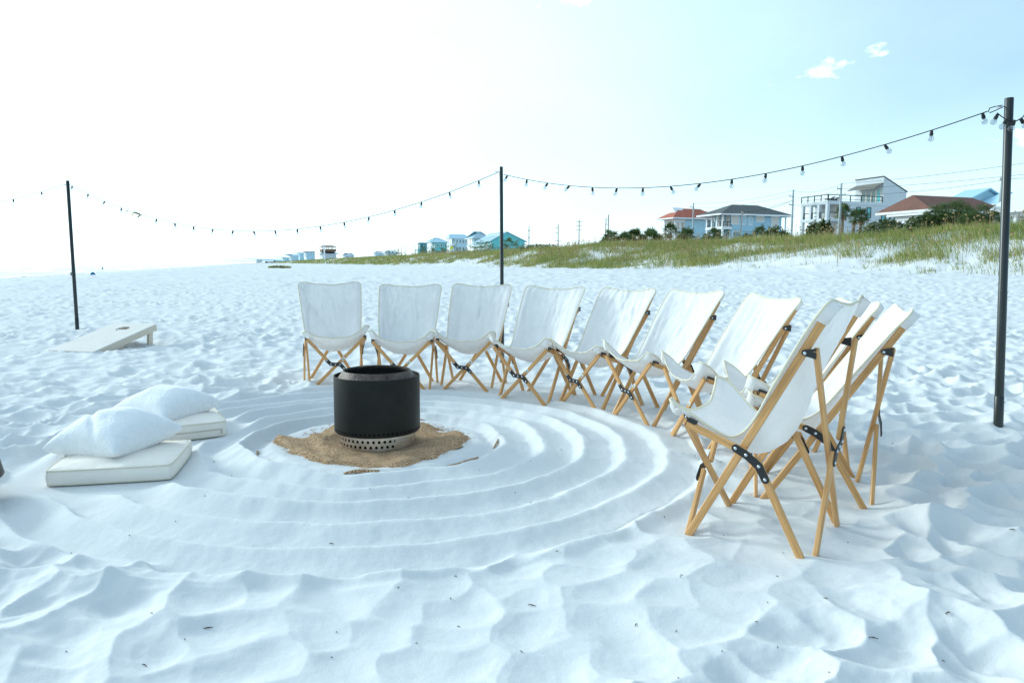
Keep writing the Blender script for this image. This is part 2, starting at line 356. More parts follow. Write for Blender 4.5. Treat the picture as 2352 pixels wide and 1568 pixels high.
def plate_mesh(key, pts, w, th):
    if key in _mc: return _mc[key]
    P = [Vector((p[0], p[1], 0)) for p in pts]; Lf = []; Rt = []; hw = w / 2
    for i, p in enumerate(P):
        if i == 0: d = (P[1] - P[0]).normalized(); n = Vector((-d.y, d.x, 0)); mfac = 1
        elif i == len(P) - 1: d = (P[-1] - P[-2]).normalized(); n = Vector((-d.y, d.x, 0)); mfac = 1
        else:
            d0 = (P[i] - P[i - 1]).normalized(); d1 = (P[i + 1] - P[i]).normalized(); n0 = Vector((-d0.y, d0.x, 0)); n1 = Vector((-d1.y, d1.x, 0))
            n = (n0 + n1).normalized(); mfac = 1 / max(.5, n.dot(n0))
        Lf.append(p + n * hw * mfac); Rt.append(p - n * hw * mfac)
    def cap(c, a, b):
        a = a - c; return [c + Matrix.Rotation(s * -math.pi / 6, 3, 'Z') @ a for s in range(1, 6)]
    poly = Lf + cap(P[-1], Lf[-1], Rt[-1]) + Rt[::-1] + cap(P[0], Rt[0], Lf[0])
    _mc[key] = MB().prism(poly, (0, 0, th)).mesh('bracket'); return _mc[key]
_mc['bolt'] = MB().lathe([(.0001, .0045), (.0045, .0042), (.0068, .0025), (.0072, 0)], 12).mesh('bolt', True)
_mc['bolt'].materials.append(M_bolt)
def bracket(parent, pivot, normal, pts3):
    # plate in the plane through pivot with the given outward normal; pts3 in chair space
    z = Vector(normal).normalized(); x = Vector((0, 0, 1)); x = (x - z * x.dot(z)).normalized(); y = z.cross(x)
    Mx = Matrix.Translation(Vector(pivot)) @ Matrix((x, y, z)).transposed().to_4x4(); inv = Mx.inverted()
    loc = [inv @ Vector(p) for p in pts3]; loc2 = [(round(p.x, 4), round(p.y, 4)) for p in loc]
    b = obj('bracket', plate_mesh(('pl',) + tuple(loc2), loc2, .032, .0045), M_black, parent, Mx)
    for p in loc2: obj('bolt', _mc['bolt'], M_bolt, b, Matrix.Translation((p[0], p[1], .0045)))
    return b
def catmull(K, t):
    ts = [k[0] for k in K]; i = max(0, min(len(K) - 2, int(np.searchsorted(ts, t) - 1)))
    p1 = np.array(K[i][1:]); p2 = np.array(K[i + 1][1:]); p0 = np.array(K[max(i - 1, 0)][1:]); p3 = np.array(K[min(i + 2, len(K) - 1)][1:])
    t0 = ts[max(i - 1, 0)]; t1 = ts[i]; t2 = ts[i + 1]; t3 = ts[min(i + 2, len(K) - 1)]
    m1 = (p2 - p0) / max(1e-6, t2 - t0); m2 = (p3 - p1) / max(1e-6, t3 - t1); h = t2 - t1; s = (t - t1) / h
    return (2*s**3 - 3*s**2 + 1) * p1 + (s**3 - 2*s**2 + s) * h * m1 + (-2*s**3 + 3*s**2) * p2 + (s**3 - s**2) * h * m2
EDGE = [(0, .300, -.318, .922), (.10, .290, -.243, .825), (.34, .272, -.106, .615), (.54, .250, .004, .445), (.68, .238, .088, .392), (.80, .252, .172, .425), (.91, .282, .262, .492), (1, .298, .332, .526)]
CENT = [(0, 0, -.326, .902), (.10, 0, -.282, .806), (.34, 0, -.172, .590), (.54, 0, -.080, .384), (.68, 0, .020, .306), (.80, 0, .125, .316), (.91, 0, .240, .372), (1, 0, .310, .428)]
def sling(seed, parent, warp):
    NS, NT = 45, 70; rs = np.random.default_rng(seed); V = []
    TT = np.linspace(0, 1, NT); TT = TT - .11 * np.sin(2 * np.pi * TT) * .9
    ec = [[catmull(K, t) for t in TT] for K in (EDGE, CENT)]
    frz = rs.uniform(-.03, .03); q = rs.uniform(-.25, .25); lean = rs.uniform(-.008, .008); wl = [rs.uniform(.7, 1.35) for _ in range(4)]
    S = np.linspace(-1, 1, NS)
    for i, t in enumerate(TT):
        e, c = ec[0][i], ec[1][i]
        pw = 2.0 + 1.1 * np.exp(-((t - 0) / .10) ** 2) + 1.0 * np.exp(-((t - 1) / .12) ** 2)
        for s in S:
            w = abs(s) ** pw; wb = min(1, abs(s) / .87) ** 2.3; bl = min(1, max(0, (t - .5) / .25)); w = wb * (1 - bl) + w * bl; side = 1 if s > 0 else -1
            dz = (e[2] - c[2]); dy = e[1] - c[1]
            if t > .8: dz *= 1 + (wl[0 if s > 0 else 1] - 1) * (t - .8) * 5 * .8
            if t < .12: dz *= 1 + (wl[2 if s > 0 else 3] - 1) * (1 - t / .12) * .8
            rc = .05; dd = min(t, 1 - t) * 1.32
            wf = 1 - (rc - math.sqrt(max(0, rc * rc - (rc - dd) ** 2))) / e[0] if dd < rc else 1
            V.append((s * e[0] * wf + lean * (1 - s * s), c[1] + dy * w, c[2] + dz * w + frz * (t > .75) * (t - .75) * 4 * (1 - w)))
    V = np.array(V).reshape(NT, NS, 3)
    V = np.array([warp(Vector(p)) for p in V.reshape(-1, 3)]).reshape(NT, NS, 3)
    # creases: folds running down the back and radiating from the corners
    T, Sg = np.meshgrid(TT, S, indexing='ij')
    a = Sg * 2.2 + q + .35 * perlin(T * 3 + seed, Sg * 1.2, seed); fold = perlin(a * 3.4, T * 1.3 + seed * 3.1, seed + 1); fold = 1 - np.abs(fold) * 2
    crk = (1 - 2 * np.abs(perlin(Sg * 5.2 + T * 2.5 + seed, T * 6.0 - Sg * 1.4, seed + 2))) + .55 * (1 - 2 * np.abs(perlin(Sg * 9 - T * 6 + seed, T * 11 + Sg * 4, seed + 8)))
    amt = rs.uniform(.75, 1.4)
    inner = (1 - np.abs(Sg) ** 4)
    disp = amt * inner * (.0065 * fold * np.exp(-((T - .3) / .34) ** 2) + .0052 * crk) + .008 * inner * perlin(Sg * 2, T * 4 + seed, seed + 5)
    disp += .0025 * np.exp(-(Sg / .018) ** 2) * (T < .6)
    n = np.cross(np.gradient(V, axis=0), np.gradient(V, axis=1)); n /= np.linalg.norm(n, axis=2, keepdims=True) + 1e-9
    V = V + n * disp[..., None]
    i, j = np.meshgrid(np.arange(NT - 1), np.arange(NS - 1), indexing='ij')
    Q = np.stack([i * NS + j, i * NS + j + 1, (i + 1) * NS + j + 1, (i + 1) * NS + j], -1).reshape(-1, 4)
    me = np_mesh('sling', V.reshape(-1, 3), Q, True)
    o = obj('sling', me, M_canvas, parent); sm = o.modifiers.new('thickness', 'SOLIDIFY'); sm.thickness = .003; sm.offset = 0
    per = list(V[0, :]) + list(V[1:, -1]) + list(V[-1, ::-1][1:]) + list(V[::-1, 0][1:-1])
    obj('piping', MB().tube(per, .0052, 6, closed=True).mesh('piping', True), M_pipe, o)
    # corner pockets that slip over the frame ends
    for side in (0, -1):
        sg = 1 if side == -1 else -1
        for top in (True, False):
            if top: rows, A = range(0, 11), lambda r_: Vector((sg * (.262 - .006 * r_ / 10), -.412 + .0098 * r_, .905 - .0118 * r_))
            else: rows, A = range(NT - 8, NT), lambda r_: Vector((sg * .262, .318 + .002 * (r_ - NT + 8), .428 + .003 * (r_ - NT + 8)))
            pts = []
            for k, r_ in enumerate(rows):
                ed = Vector(V[r_, side]); inn = Vector(V[r_, side + (5 if side == 0 else -5)]); bk = A(r_)
                nb = Vector((0, -.034, -.020)) if top else Vector((0, .012, -.030))
                md = (ed + inn) / 2 + nb
                pts.append([ed, (ed + md) / 2 + nb * .25, md, (inn + md) / 2 + nb * .2, inn + nb * .12])
            Pv = [p for r_ in pts for p in r_]; m_ = len(pts)
            obj('corner_pocket', MB().add(Pv, [(a_ * 5 + b_, a_ * 5 + b_ + 1, (a_ + 1) * 5 + b_ + 1, (a_ + 1) * 5 + b_) for a_ in range(m_ - 1) for b_ in range(4)]).mesh('corner_pocket', True), M_canvas, o)
    return o
def make_chair(label, c, yaw, seed, dk=0., zs=1., dz=0.):
    t = thing('folding_chair', label, 'chair', (c[0], c[1], base_chair_z(*c) + dz), R(yaw), 'canvas chairs round the fire pit')
    def wp(p):      # each chair is opened a little differently: its back leans and rises more or less
        k = max(0., p.z - .34); return Vector((p.x, p.y - dk * k, p.z + k * (zs - 1)))
    sink = -.03 - dz
    for s in (-1, 1):
        bx = lambda z: s * (.236 + .026 * z / .88)
        post = lambda z: wp(Vector((bx(z), .226 - .607 * z, z)))
        bar('back_post', Vector((bx(sink), .226 - .607 * sink, sink)), post(.868), t, (s, 0, 0), .019, .031)
        # side cross: upper seat bar, bracket, rear leg
        xo = s * .262
        A = Vector((xo, .272, .430)); B = Vector((xo, .035, .352)); Cc = Vector((xo, -.028, .318)); D = Vector((xo, -.222, sink))
        bar('seat_bar', B + (B - A).normalized() * .02, A, t, (s, 0, 0), .019, .029)
        bar('rear_leg', D, Cc + (Cc - D).normalized() * .02, t, (s, 0, 0), .019, .029)
        xb = s * .2735; pv = Vector((xb, .0, .338))
        bracket(t, pv, (s, 0, 0), [Vector((xb, .055, .360)), pv + Vector((0, .012, .002)), Vector((xb, -.040, .302)), Vector((xb, -.066, .254))])
        # hinge at the seat corner and at the back strut
        hg = obj('hinge', MB().box(-.012, .012, -.020, .020, -.016, .016).mesh('hinge'), M_black, t, Matrix.Translation((s * .259, .250, .432)) @ Matrix.Rotation(R(20), 4, 'X'))
        tri = [(0, .030, .010), (0, .033, -.002), (0, .024, -.010), (0, -.020, -.020), (0, -.020, .020), (0, .020, .013)]
        pz = post(.735)
        h2 = obj('hinge', MB().prism(tri, (.005, 0, 0)).mesh('hinge'), M_black, t, Matrix.Translation((s * .2735 - .0025, pz.y - .024, pz.z)))
        obj('bolt', _mc['bolt'], M_bolt, h2, Matrix.Translation((.005 if s > 0 else 0, .020, 0)) @ Matrix.Rotation(R(90 * s), 4, 'Y'))
    # front cross
    zf = .235
    A0, A1 = Vector((-.222, .246, sink)), Vector((.248, .282, .436))
    B0, B1 = Vector((.222, .246, sink)), Vector((-.248, .282, .436))
    yo = Vector((0, .021, 0))
    bar('front_cross_bar', B0, B1, t, (0, 1, 0), .019, .029)
    def split(n, a0, a1, y_, nm, bn):
        d_ = (a1 - a0).normalized(); mid = (a0 + a1) / 2; up = Vector((0, 0, 1)); perp = (up - d_ * up.dot(d_)).normalized()
        lo_e = mid - d_ * .034; hi_e = mid + d_ * .034
        lo = (a0 + perp * .004, lo_e + perp * .026); hi = (hi_e - perp * .026, a1 - perp * .004)
        bar(nm, lo[0] + y_, lo[1] + y_, t, (0, 1, 0), .019, .029); bar(nm, hi[0] + y_, hi[1] + y_, t, (0, 1, 0), .019, .029)
        yb = y_ + Vector((0, bn * .0105, 0)); l2, h2 = lo[1] + yb, hi[0] + yb
        bracket(t, mid + yb, (0, bn, 0), [l2 - d_ * .045, l2 + d_ * .004, mid + yb, h2 - d_ * .004, h2 + d_ * .045])
    split(0, A0, A1, yo, 'front_cross_bar', 1)
    # rear cross
    R0, R1 = Vector((-.222, -.228, sink)), wp(Vector((.266, -.262, .752)))
    L0, L1 = Vector((.222, -.228, sink)), wp(Vector((-.266, -.262, .752)))
    bar('rear_strut', L0, L1, t, (0, 1, 0), .019, .029)
    split(0, R0, R1, Vector((0, -.021, 0)), 'rear_strut', -1)
    # warning stickers
    for p, d_, n_ in (((0.036, .283, .205 + .06), B1 - B0, (0, 1, 0)), ((.2565, .012, .372 - .055 + .085), Vector((0, -.607, 1)), (1, 0, 0))):
        if n_[1]: p = B0 + (B1 - B0) * .60 + Vector((0, .0105, 0))
        else: p = Vector((.236 + .026 * .37 / .88 + .0105, .226 - .607 * .335, .335))
        Mx = Matrix.Translation(p) @ frame_z(n_, d_)
        st = obj('sticker', MB().box(-.014, .014, -.011, .011, -.0005, .0008).mesh('sticker'), M_sticker, t, Mx)
        obj('warning_mark', MB().prism([(-.008, -.009, .0011), (-.008, .009, .0011), (.008, 0, .0011)], (0, 0, .0005)).mesh('mark'), M_green, st)
    sling(seed, t, wp)
    return t
def base_chair_z(x, y):
    c = [(dx, dy) for dx in (-.25, 0, .25) for dy in (-.25, 0, .25)]
    return float(np.mean(sand_h(np.array([x + a for a, b in c]), np.array([y + b for a, b in c])))) + .006
CH = [((-1.670, 6.849), -161.5, 'canvas folding chair at the left end of the row, behind the fire pit'),
      ((-.969, 6.713), -180.0, 'second canvas folding chair from the left, right of the fire pit rim'),
      ((-.359, 6.744), -193.6, 'third canvas folding chair from the left, in front of the middle pole'),
      ((.216, 6.236), -211, 'fourth canvas folding chair from the left, just right of the middle pole'),
      ((.727, 5.933), -230.5, 'fifth canvas folding chair from the left in the arc'),
      ((1.092, 5.392), -241.8, 'sixth canvas folding chair from the left in the arc'),
      ((1.374, 4.700), -255.6, 'seventh canvas folding chair from the left, with its right side post in full view'),
      ((1.60, 4.16), -271, 'eighth canvas folding chair, mostly hidden behind the two nearest chairs'),
      ((1.530, 3.645), 70.5, 'ninth canvas folding chair, tucked behind the nearest one, its back reaching furthest right'),
      ((1.100, 3.05), 53.0, 'nearest canvas folding chair, seen side on at the right end of the arc')]
for k, (p, yw, l) in enumerate(CH): make_chair(l, p, yw, 100 + k * 7, [0, 0, 0, 0, 0, .04, .04, .05, .08, -.08][k], [1, 1, 1, 1, 1, 1, 1, 1, 1.0, 1.06][k], [0, 0, 0, 0, 0, 0, 0, 0, -.01, .03][k])

# ------------------------------------------------------------------ fire pit
def perforated(name, r, z0, z1, rows, n, rad_, m, parent, off=True, thick=.0015, a0=0, a1=2 * math.pi):
    # cylinder wall with real round holes; rows = list of z centres
    b = MB(); zb = [z0] + [(rows[i] + rows[i + 1]) / 2 for i in range(len(rows) - 1)] + [z1]
    K = 12; step = (a1 - a0) / n
    for ri, zc in enumerate(rows):
        for k in range(n):
            ac = a0 + (k + (.5 if (off and ri % 2) else 0)) * step
            lo, hi = ac - step / 2, ac + step / 2
            vs_ = []; sq = []
            for q in range(K):
                th = 2 * math.pi * q / K + math.pi / K
                cx, sx_ = math.cos(th), math.sin(th)
                vs_.append((ac + cx * rad_ / r, zc + sx_ * rad_))
                mm = max(abs(cx), abs(sx_)); ex, ey = cx / mm, sx_ / mm
                sq.append((ac + ex * step / 2, (zc + (zb[ri + 1] - zc) * ey) if ey > 0 else (zc + (zc - zb[ri]) * ey)))
            P = [(r * math.cos(a), r * math.sin(a), z) for a, z in vs_ + sq] + [((r - thick * 2) * math.cos(a), (r - thick * 2) * math.sin(a), z) for a, z in vs_]
            b.add(P, [(q, (q + 1) % K, K + (q + 1) % K, K + q) for q in range(K)] + [(q, 2 * K + q, 2 * K + (q + 1) % K, (q + 1) % K) for q in range(K)])
    return obj(name, b.mesh(name), m, parent, ang=40)
M_pit = mat('black_enamel', (.006, .0065, .005), .46, 0, spec=.22, bump=.08, bs=14, col2=(.012, .012, .009), vs_=9)
M_steel = mat('brushed_steel', (.60, .55, .50), .33, .25, 9, .1, 40, metal=1, stretch=(1, 1, 8))
M_rust = mat('heat_stained_flange', (.055, .036, .026), .5, .3, 16, .35, 90, metal=.3, col2=(.15, .115, .095))
M_soot = mat('soot', (.010, .008, .006), .9, .3, 20)
M_ash = mat('rust_flake', (.16, .10, .06), .9, .4, 30)
pit = thing('fire_pit', 'black cylindrical smokeless fire pit with perforated steel base on burlap', 'fire pit', (PITC[0], PITC[1], sh(*PITC) + .012))
H0 = .092
perforated('body_vent_band', .266, .088, .118, [.103], 60, .0066, M_pit, pit)
obj('body', MB().lathe([(.232, .076), (.248, .077), (.259, .080), (.2645, .0855), (.266, .088)], 96).lathe([(.266, .118), (.266, .424), (.2652, .4285), (.2625, .4300), (.2600, .4285), (.2590, .424), (.2590, .410), (.236, .4105)], 96).mesh('body'), M_pit, pit, ang=35)
perforated('base_ring', .2345, -.02, .0785, [.0185, .0505], 38, .0092, M_steel, pit, a0=math.radians(-68) - math.radians(292), a1=math.radians(-68) - math.radians(292) + 2 * math.pi * 38 / 44)
# plain stretch of the ring that carries the embossed lettering
g0 = math.radians(-68); arc = 2 * math.pi * 6 / 44 + .0
a_s = math.radians(-68) - math.radians(292) + 2 * math.pi * 38 / 44 - math.pi * 2 / 44 * .5
bb = MB(); N = 12
e0, e1 = a_s, a_s + 2 * math.pi * 6 / 44
bb.add([(.2345 * math.cos(e0 + (e1 - e0) * i / N), .2345 * math.sin(e0 + (e1 - e0) * i / N), z) for i in range(N + 1) for z in (-.02, .0785)], [(2 * i, 2 * i + 2, 2 * i + 3, 2 * i + 1) for i in range(N)])
obj('base_plate', bb.mesh('base_plate', True), M_steel, pit)
obj('inner_shell', MB().lathe([(.215, -.02), (.215, .12), (.252, .121), (.252, .09)], 64).mesh('inner_shell', True), M_soot, pit)
fl = obj('flange', MB().lathe([(.2365, .4085), (.2365, .4180), (.2330, .4235), (.2120, .4530), (.2085, .4585), (.2060, .4600), (.2035, .4585), (.2035, .4480)], 96).mesh('flange'), M_rust, pit, ang=30)
perforated('chamber_vent_band', -.2035, .412, .448, [.430], 56, .0065, M_soot, pit, thick=-.002)
obj('fire_chamber', MB().lathe([(.2035, .412), (.2035, .16), (.19, .14), (.0001, .138)], 64).mesh('fire_chamber', True), M_soot, pit)
obj('chamber_liner', MB().lathe([(.222, .36), (.222, .43)], 64).mesh('chamber_liner', True), M_soot, pit)
fb = MB()
for k in range(150):
    a = rng.uniform(-2.6, -.4); r_ = rng.uniform(.239, .257); s_ = rng.uniform(.0015, .005); fx_, fy_ = r_ * math.cos(a), r_ * math.sin(a)
    q = [(fx_ + s_ * math.cos(x) * rng.uniform(.5, 1.2), fy_ + s_ * math.sin(x) * rng.uniform(.5, 1.2), .4115 + rng.uniform(0, .012)) for x in (0, 1.5, 3, 4.6)]
    fb.add(q + [(fx_, fy_, .4110)], [(0, 1, 2, 3), (0, 1, 4), (1, 2, 4), (2, 3, 4), (3, 0, 4)])
fo = obj('rust_flakes', fb.mesh('rust_flakes'), M_ash, pit); fo['kind'] = 'stuff'
# embossed marks on the right of the base ring (illegible small lettering in the photograph)
lt = MB(); xx = 0
for k, ch in enumerate('sconsin'):
    a = e0 + .12 + k * .052
    for (p, q) in {'s': [((1, 1), (0, 1)), ((0, 1), (0, .5)), ((0, .5), (1, .5)), ((1, .5), (1, 0)), ((1, 0), (0, 0))], 'c': [((1, 1), (0, 1)), ((0, 1), (0, 0)), ((0, 0), (1, 0))],
                   'o': [((0, 0), (1, 0)), ((1, 0), (1, 1)), ((1, 1), (0, 1)), ((0, 1), (0, 0))], 'n': [((0, 0), (0, 1)), ((0, 1), (1, 1)), ((1, 1), (1, 0))], 'i': [((.5, 0), (.5, 1))]}[ch]:
        f_ = lambda w_: (.2349 * math.cos(a + w_[0] * .032), .2349 * math.sin(a + w_[0] * .032), .040 + .011 * w_[1])
        lt.tube([f_(p), f_(q)], .0009, 5)
obj('embossed_lettering', lt.mesh('embossed_lettering'), mat('worn_zinc', (.75, .74, .72), .4, metal=.8), pit)

# ------------------------------------------------------------------ burlap mat
M_burlap = None
def burlap_material():
    m = bpy.data.materials.new('burlap'); m.use_nodes = True; t = m.node_tree; b = t.nodes['Principled BSDF']; b.inputs['Roughness'].default_value = .95; b.inputs['Specular IOR Level'].default_value = .1
    co = nn(t, 'ShaderNodeTexCoord'); hs = []
    nz = nn(t, 'ShaderNodeTexNoise'); setin(nz, Scale=9.0, Detail=3.0); t.links.new(co.outputs['Object'], nz.inputs['Vector'])
    for ax in ('X', 'Y'):
        mpn = nn(t, 'ShaderNodeMapping'); mpn.inputs['Rotation'].default_value = (0, 0, R(28)); t.links.new(co.outputs['Object'], mpn.inputs[0])
        w = nn(t, 'ShaderNodeTexWave', bands_direction=ax); setin(w, Scale=24.0, Distortion=7.0, Detail=4.0, Detail_Scale=2.4); t.links.new(mpn.outputs[0], w.inputs['Vector']); hs.append(w.outputs['Fac'])
    h_ = mth(t, 'MULTIPLY', mth(t, 'ADD', hs[0], hs[1]), .5)
    r = nn(t, 'ShaderNodeValToRGB'); r.color_ramp.elements[0].color = (.33, .19, .09, 1); r.color_ramp.elements[1].color = (.92, .66, .41, 1); r.color_ramp.elements[0].position = .12; r.color_ramp.elements[1].position = .72
    t.links.new(mth(t, 'ADD', h_, mth(t, 'MULTIPLY', mth(t, 'SUBTRACT', nz.outputs[0], .5), .5)), r.inputs[0]); t.links.new(r.outputs[0], b.inputs['Base Color'])
    bp = nn(t, 'ShaderNodeBump'); bp.inputs['Strength'].default_value = 1.0; bp.inputs['Distance'].default_value = .014; t.links.new(h_, bp.inputs['Height']); t.links.new(bp.outputs[0], b.inputs['Normal'])
    return m
M_burlap = burlap_material()
NR_, NA_ = 46, 150; V = []; th = np.linspace(0, 2 * math.pi, NA_, endpoint=False)
prof_a = np.radians([-180, -158, -128, -100, -72, -45, -20, 0, 18, 48, 80, 110, 140, 165, 180]); prof_r = [.70, .58, .54, .57, .66, .57, .54, .58, .60, .58, .56, .56, .58, .55, .70]
tha = (th + math.pi) % (2 * math.pi) - math.pi
Rm = np.interp(tha, prof_a, prof_r) + .025 * perlin(th * 3.1, th * 0 + 2, 5) + .012 * perlin(th * 11, th * 0 + 4, 6)
for i in range(NR_):
    rr_ = Rm * (i / (NR_ - 1)) ** .8; x = PITC[0] + rr_ * np.cos(th); y = PITC[1] + rr_ * np.sin(th)
    q = rr_ / Rm
    wav = .030 * perlin(x / .22, y / .16, 91) + .020 * perlin(x / .10 + y / .2, y / .30, 92) * q + .006 * perlin(x / .05, y / .05, 93)
    rise = np.where(rr_ < .24, 0, sstep(.24, .34, rr_))
    z = sand_h(x, y) + .010 + wav * rise + .012 * rise - .040 * sstep(.86, 1.0, q) * np.clip(1.0 + .6 * perlin(th * 2.4, th * 0 + 7, 94), 0.7, 1.4)
    V += list(zip(x, y, z))
Q = [(i * NA_ + j, i * NA_ + (j + 1) % NA_, (i + 1) * NA_ + (j + 1) % NA_, (i + 1) * NA_ + j) for i in range(NR_ - 1) for j in range(NA_)]
V = np.array(V); V[:, 0] -= PITC[0]; V[:, 1] -= PITC[1]
bo = tag(obj('burlap_mat', np_mesh('burlap_mat', V, Q, True), M_burlap), 'ragged brown burlap cloth half buried in sand under the fire pit', 'mat')
bo.location = (PITC[0], PITC[1], 0)
def strip(pts, w):
    b = MB(); P = []
    for k, (px, py) in enumerate(pts):
        zz = sh(PITC[0] + px, PITC[1] + py) + .004 + .007 * math.sin(math.pi * k / (len(pts) - 1)); P.append((px, py, zz))
    n_ = len(P); b.tube(P, [w * (.35 + .65 * math.sin(math.pi * (k + .4) / n_)) for k in range(n_)], 6); return b
def arcpts(a0, a1, r0, r1, n=8): return [((r0 + (r1 - r0) * i / n) * math.cos(R(a0 + (a1 - a0) * i / n)), (r0 + (r1 - r0) * i / n) * math.sin(R(a0 + (a1 - a0) * i / n))) for i in range(n + 1)]
for a0, a1, r0, r1, w in [(-95, -79, .69, .66, .011), (-52, -26, .72, .72, .011), (-8, 4, .74, .76, .007), (-110, -107, .72, .72, .010), (-148, -140, .68, .70, .008), (-164, -160, .72, .72, .008), (-122, -118, .70, .71, .005), (70, 80, .66, .66, .006)]:
    obj('frayed_edge', strip(arcpts(a0, a1, r0, r1), w).mesh('frayed_edge', True), M_burlap, bo)
fz = MB()
for k in range(420):
    a = rng.uniform(0, 2 * math.pi); rr_ = float(np.interp((a + math.pi) % (2 * math.pi) - math.pi, prof_a, prof_r)) * rng.uniform(.84, .99)
    x, y = rr_ * math.cos(a), rr_ * math.sin(a); z = sh(PITC[0] + x, PITC[1] + y) + .012; b_ = a + rng.uniform(-1.3, 1.3); L = rng.uniform(.01, .04)
    fz.tube([(x, y, z), (x + L * .5 * math.cos(b_), y + L * .5 * math.sin(b_), z + rng.uniform(.002, .012)), (x + L * math.cos(b_), y + L * math.sin(b_), z + rng.uniform(-.008, .008))], .0011, 3, cap=False)
fzo = obj('loose_fibres', fz.mesh('loose_fibres'), M_burlap, bo); fzo['kind'] = 'stuff'

# ------------------------------------------------------------------ floor cushions and fleece pillows
M_cush = mat('cream_cotton', (.87, .80, .71), .85, .05, 5, .2, 300, dist=.001)
M_cpipe = mat('cushion_piping', (.72, .66, .52), .85)
M_zip = mat('zip_tape', (.55, .50, .40), .7)
def fleece_material():
    m = mat('fleece', (.88, .87, .86), .95, .04, 30, .0)
    t = m.node_tree; b = [n for n in t.nodes if n.type == 'BSDF_PRINCIPLED'][0]; co = [n for n in t.nodes if n.type == 'TEX_COORD'][0]
    v = nn(t, 'ShaderNodeTexVoronoi'); setin(v, Scale=95.0); n = nn(t, 'ShaderNodeTexNoise'); setin(n, Scale=70.0, Detail=4.0)
    t.links.new(co.outputs['Object'], v.inputs['Vector']); t.links.new(co.outputs['Object'], n.inputs['Vector'])
    bp = nn(t, 'ShaderNodeBump'); bp.inputs['Strength'].default_value = .55; bp.inputs['Distance'].default_value = .006
    t.links.new(mth(t, 'SUBTRACT', n.outputs[0], mth(t, 'MULTIPLY', v.outputs['Distance'], .7)), bp.inputs['Height']); t.links.new(bp.outputs[0], b.inputs['Normal'])
    b.inputs['Sheen Weight'].default_value = .4
    return m
M_fleece = fleece_material()
def rrect(a, b, r, n=7):
    out = []
    for (cx, cy_, s0) in ((a - r, b - r, 0), (-a + r, b - r, 90), (-a + r, -b + r, 180), (a - r, -b + r, 270)):
        out += [(cx + r * math.cos(R(s0 + 90 * k / n)), cy_ + r * math.sin(R(s0 + 90 * k / n))) for k in range(n + 1)]
    return out
def cushion(label, x, y, yaw, a, b, th_, seed, tilt=(0, 0), z=None, zipp=False):
    t = thing('floor_cushion', label, 'cushion', (x, y, sh(x, y) + .006 if z is None else z), yaw, 'floor cushions on the sand'); t.rotation_euler = (tilt[0], tilt[1], yaw)
    N = 44; u_ = np.linspace(-1, 1, N); U_, V_ = np.meshgrid(u_, u_, indexing='ij')
    # top and bottom panels over a rounded rectangle
    def panel(zs, sign):
        k = .93; X_ = U_ * a * (1 - .035 * (np.abs(V_) ** 6)); Y_ = V_ * b * (1 - .035 * (np.abs(U_) ** 6))
        ed = np.minimum(1 - np.abs(U_), 1 - np.abs(V_)); dome = .020 * np.power(np.clip(ed * 2.2, 0, 1), .6)
        pk = np.exp(-(1 - np.abs(U_)) / .16) * .0045 * np.sin(V_ * b * 115 + 3 * perlin(V_ * 6, U_ * 3, seed)) + np.exp(-(1 - np.abs(V_)) / .12) * .0025 * np.sin(U_ * a * 120 + 3 * perlin(U_ * 6, V_ * 3, seed + 1))
        edge0 = np.clip(ed * 18, 0, 1)
        Z_ = zs + sign * (dome + pk * edge0 + .006 * perlin(U_ * 2, V_ * 2, seed + 2) * edge0)
        return X_, Y_, Z_
    i, j = np.meshgrid(np.arange(N - 1), np.arange(N - 1), indexing='ij'); Q = np.stack([i * N + j, (i + 1) * N + j, (i + 1) * N + j + 1, i * N + j + 1], -1).reshape(-1, 4)
    P1 = panel(th_, 1); P0 = panel(.004, -.1)
    top = obj('top_panel', np_mesh('top_panel', np.stack(P1, -1).reshape(-1, 3), Q, True), M_cush, t)
    obj('bottom_panel', np_mesh('bottom_panel', np.stack(P0, -1).reshape(-1, 3), Q[:, ::-1], True), M_cush, t)
    ring = [(k, 0) for k in range(N - 1)] + [(N - 1, k) for k in range(N - 1)] + [(k, N - 1) for k in range(N - 1, 0, -1)] + [(0, k) for k in range(N - 1, 0, -1)]
    def per(P): return [Vector((P[0][q], P[1][q], P[2][q])) for q in ring]
    A, B = per(P1), per(P0); rows = []
    for f in np.linspace(0, 1, 7):
        row = []
        for q, (p, o_) in enumerate(zip(A, B)):
            c = p.lerp(o_, f); out = Vector((c.x / a, c.y / b, 0)); out = Vector((math.copysign(abs(out.x) ** 8, out.x), math.copysign(abs(out.y) ** 8, out.y), 0))
            if out.length > 0: out.normalize()
            row.append(c + out * (.008 * math.sin(math.pi * f) + .003 * math.sin(q * .35 + seed) * math.sin(math.pi * f)))
        rows.append(row)
    n = len(ring); W_ = [p for r_ in rows for p in r_]
    obj('side_band', MB().add(W_, [(r_ * n + k, r_ * n + (k + 1) % n, (r_ + 1) * n + (k + 1) % n, (r_ + 1) * n + k) for r_ in range(6) for k in range(n)]).mesh('side_band', True), M_cush, t)
    for PP in (A, B): obj('piping', MB().tube(PP, .0048, 6, closed=True).mesh('piping', True), M_cpipe, t)
    if zipp:
        zr = [rows[3][k] + Vector((0, -.0035, 0)) for k in range(n) if abs(rows[3][k].y + b) < .05 and -a * .9 < rows[3][k].x < a * .9]
        zr = sorted(zr, key=lambda p: p.x)
        zo = obj('zip', MB().tube(zr, .0035, 5).mesh('zip'), M_zip, t)
        e = zr[-1]; obj('zip_pull', MB().box(e.x - .004, e.x + .004, e.y - .006, e.y - .002, e.z - .030, e.z + .004).mesh('zip_pull'), M_zip, zo)
    return t
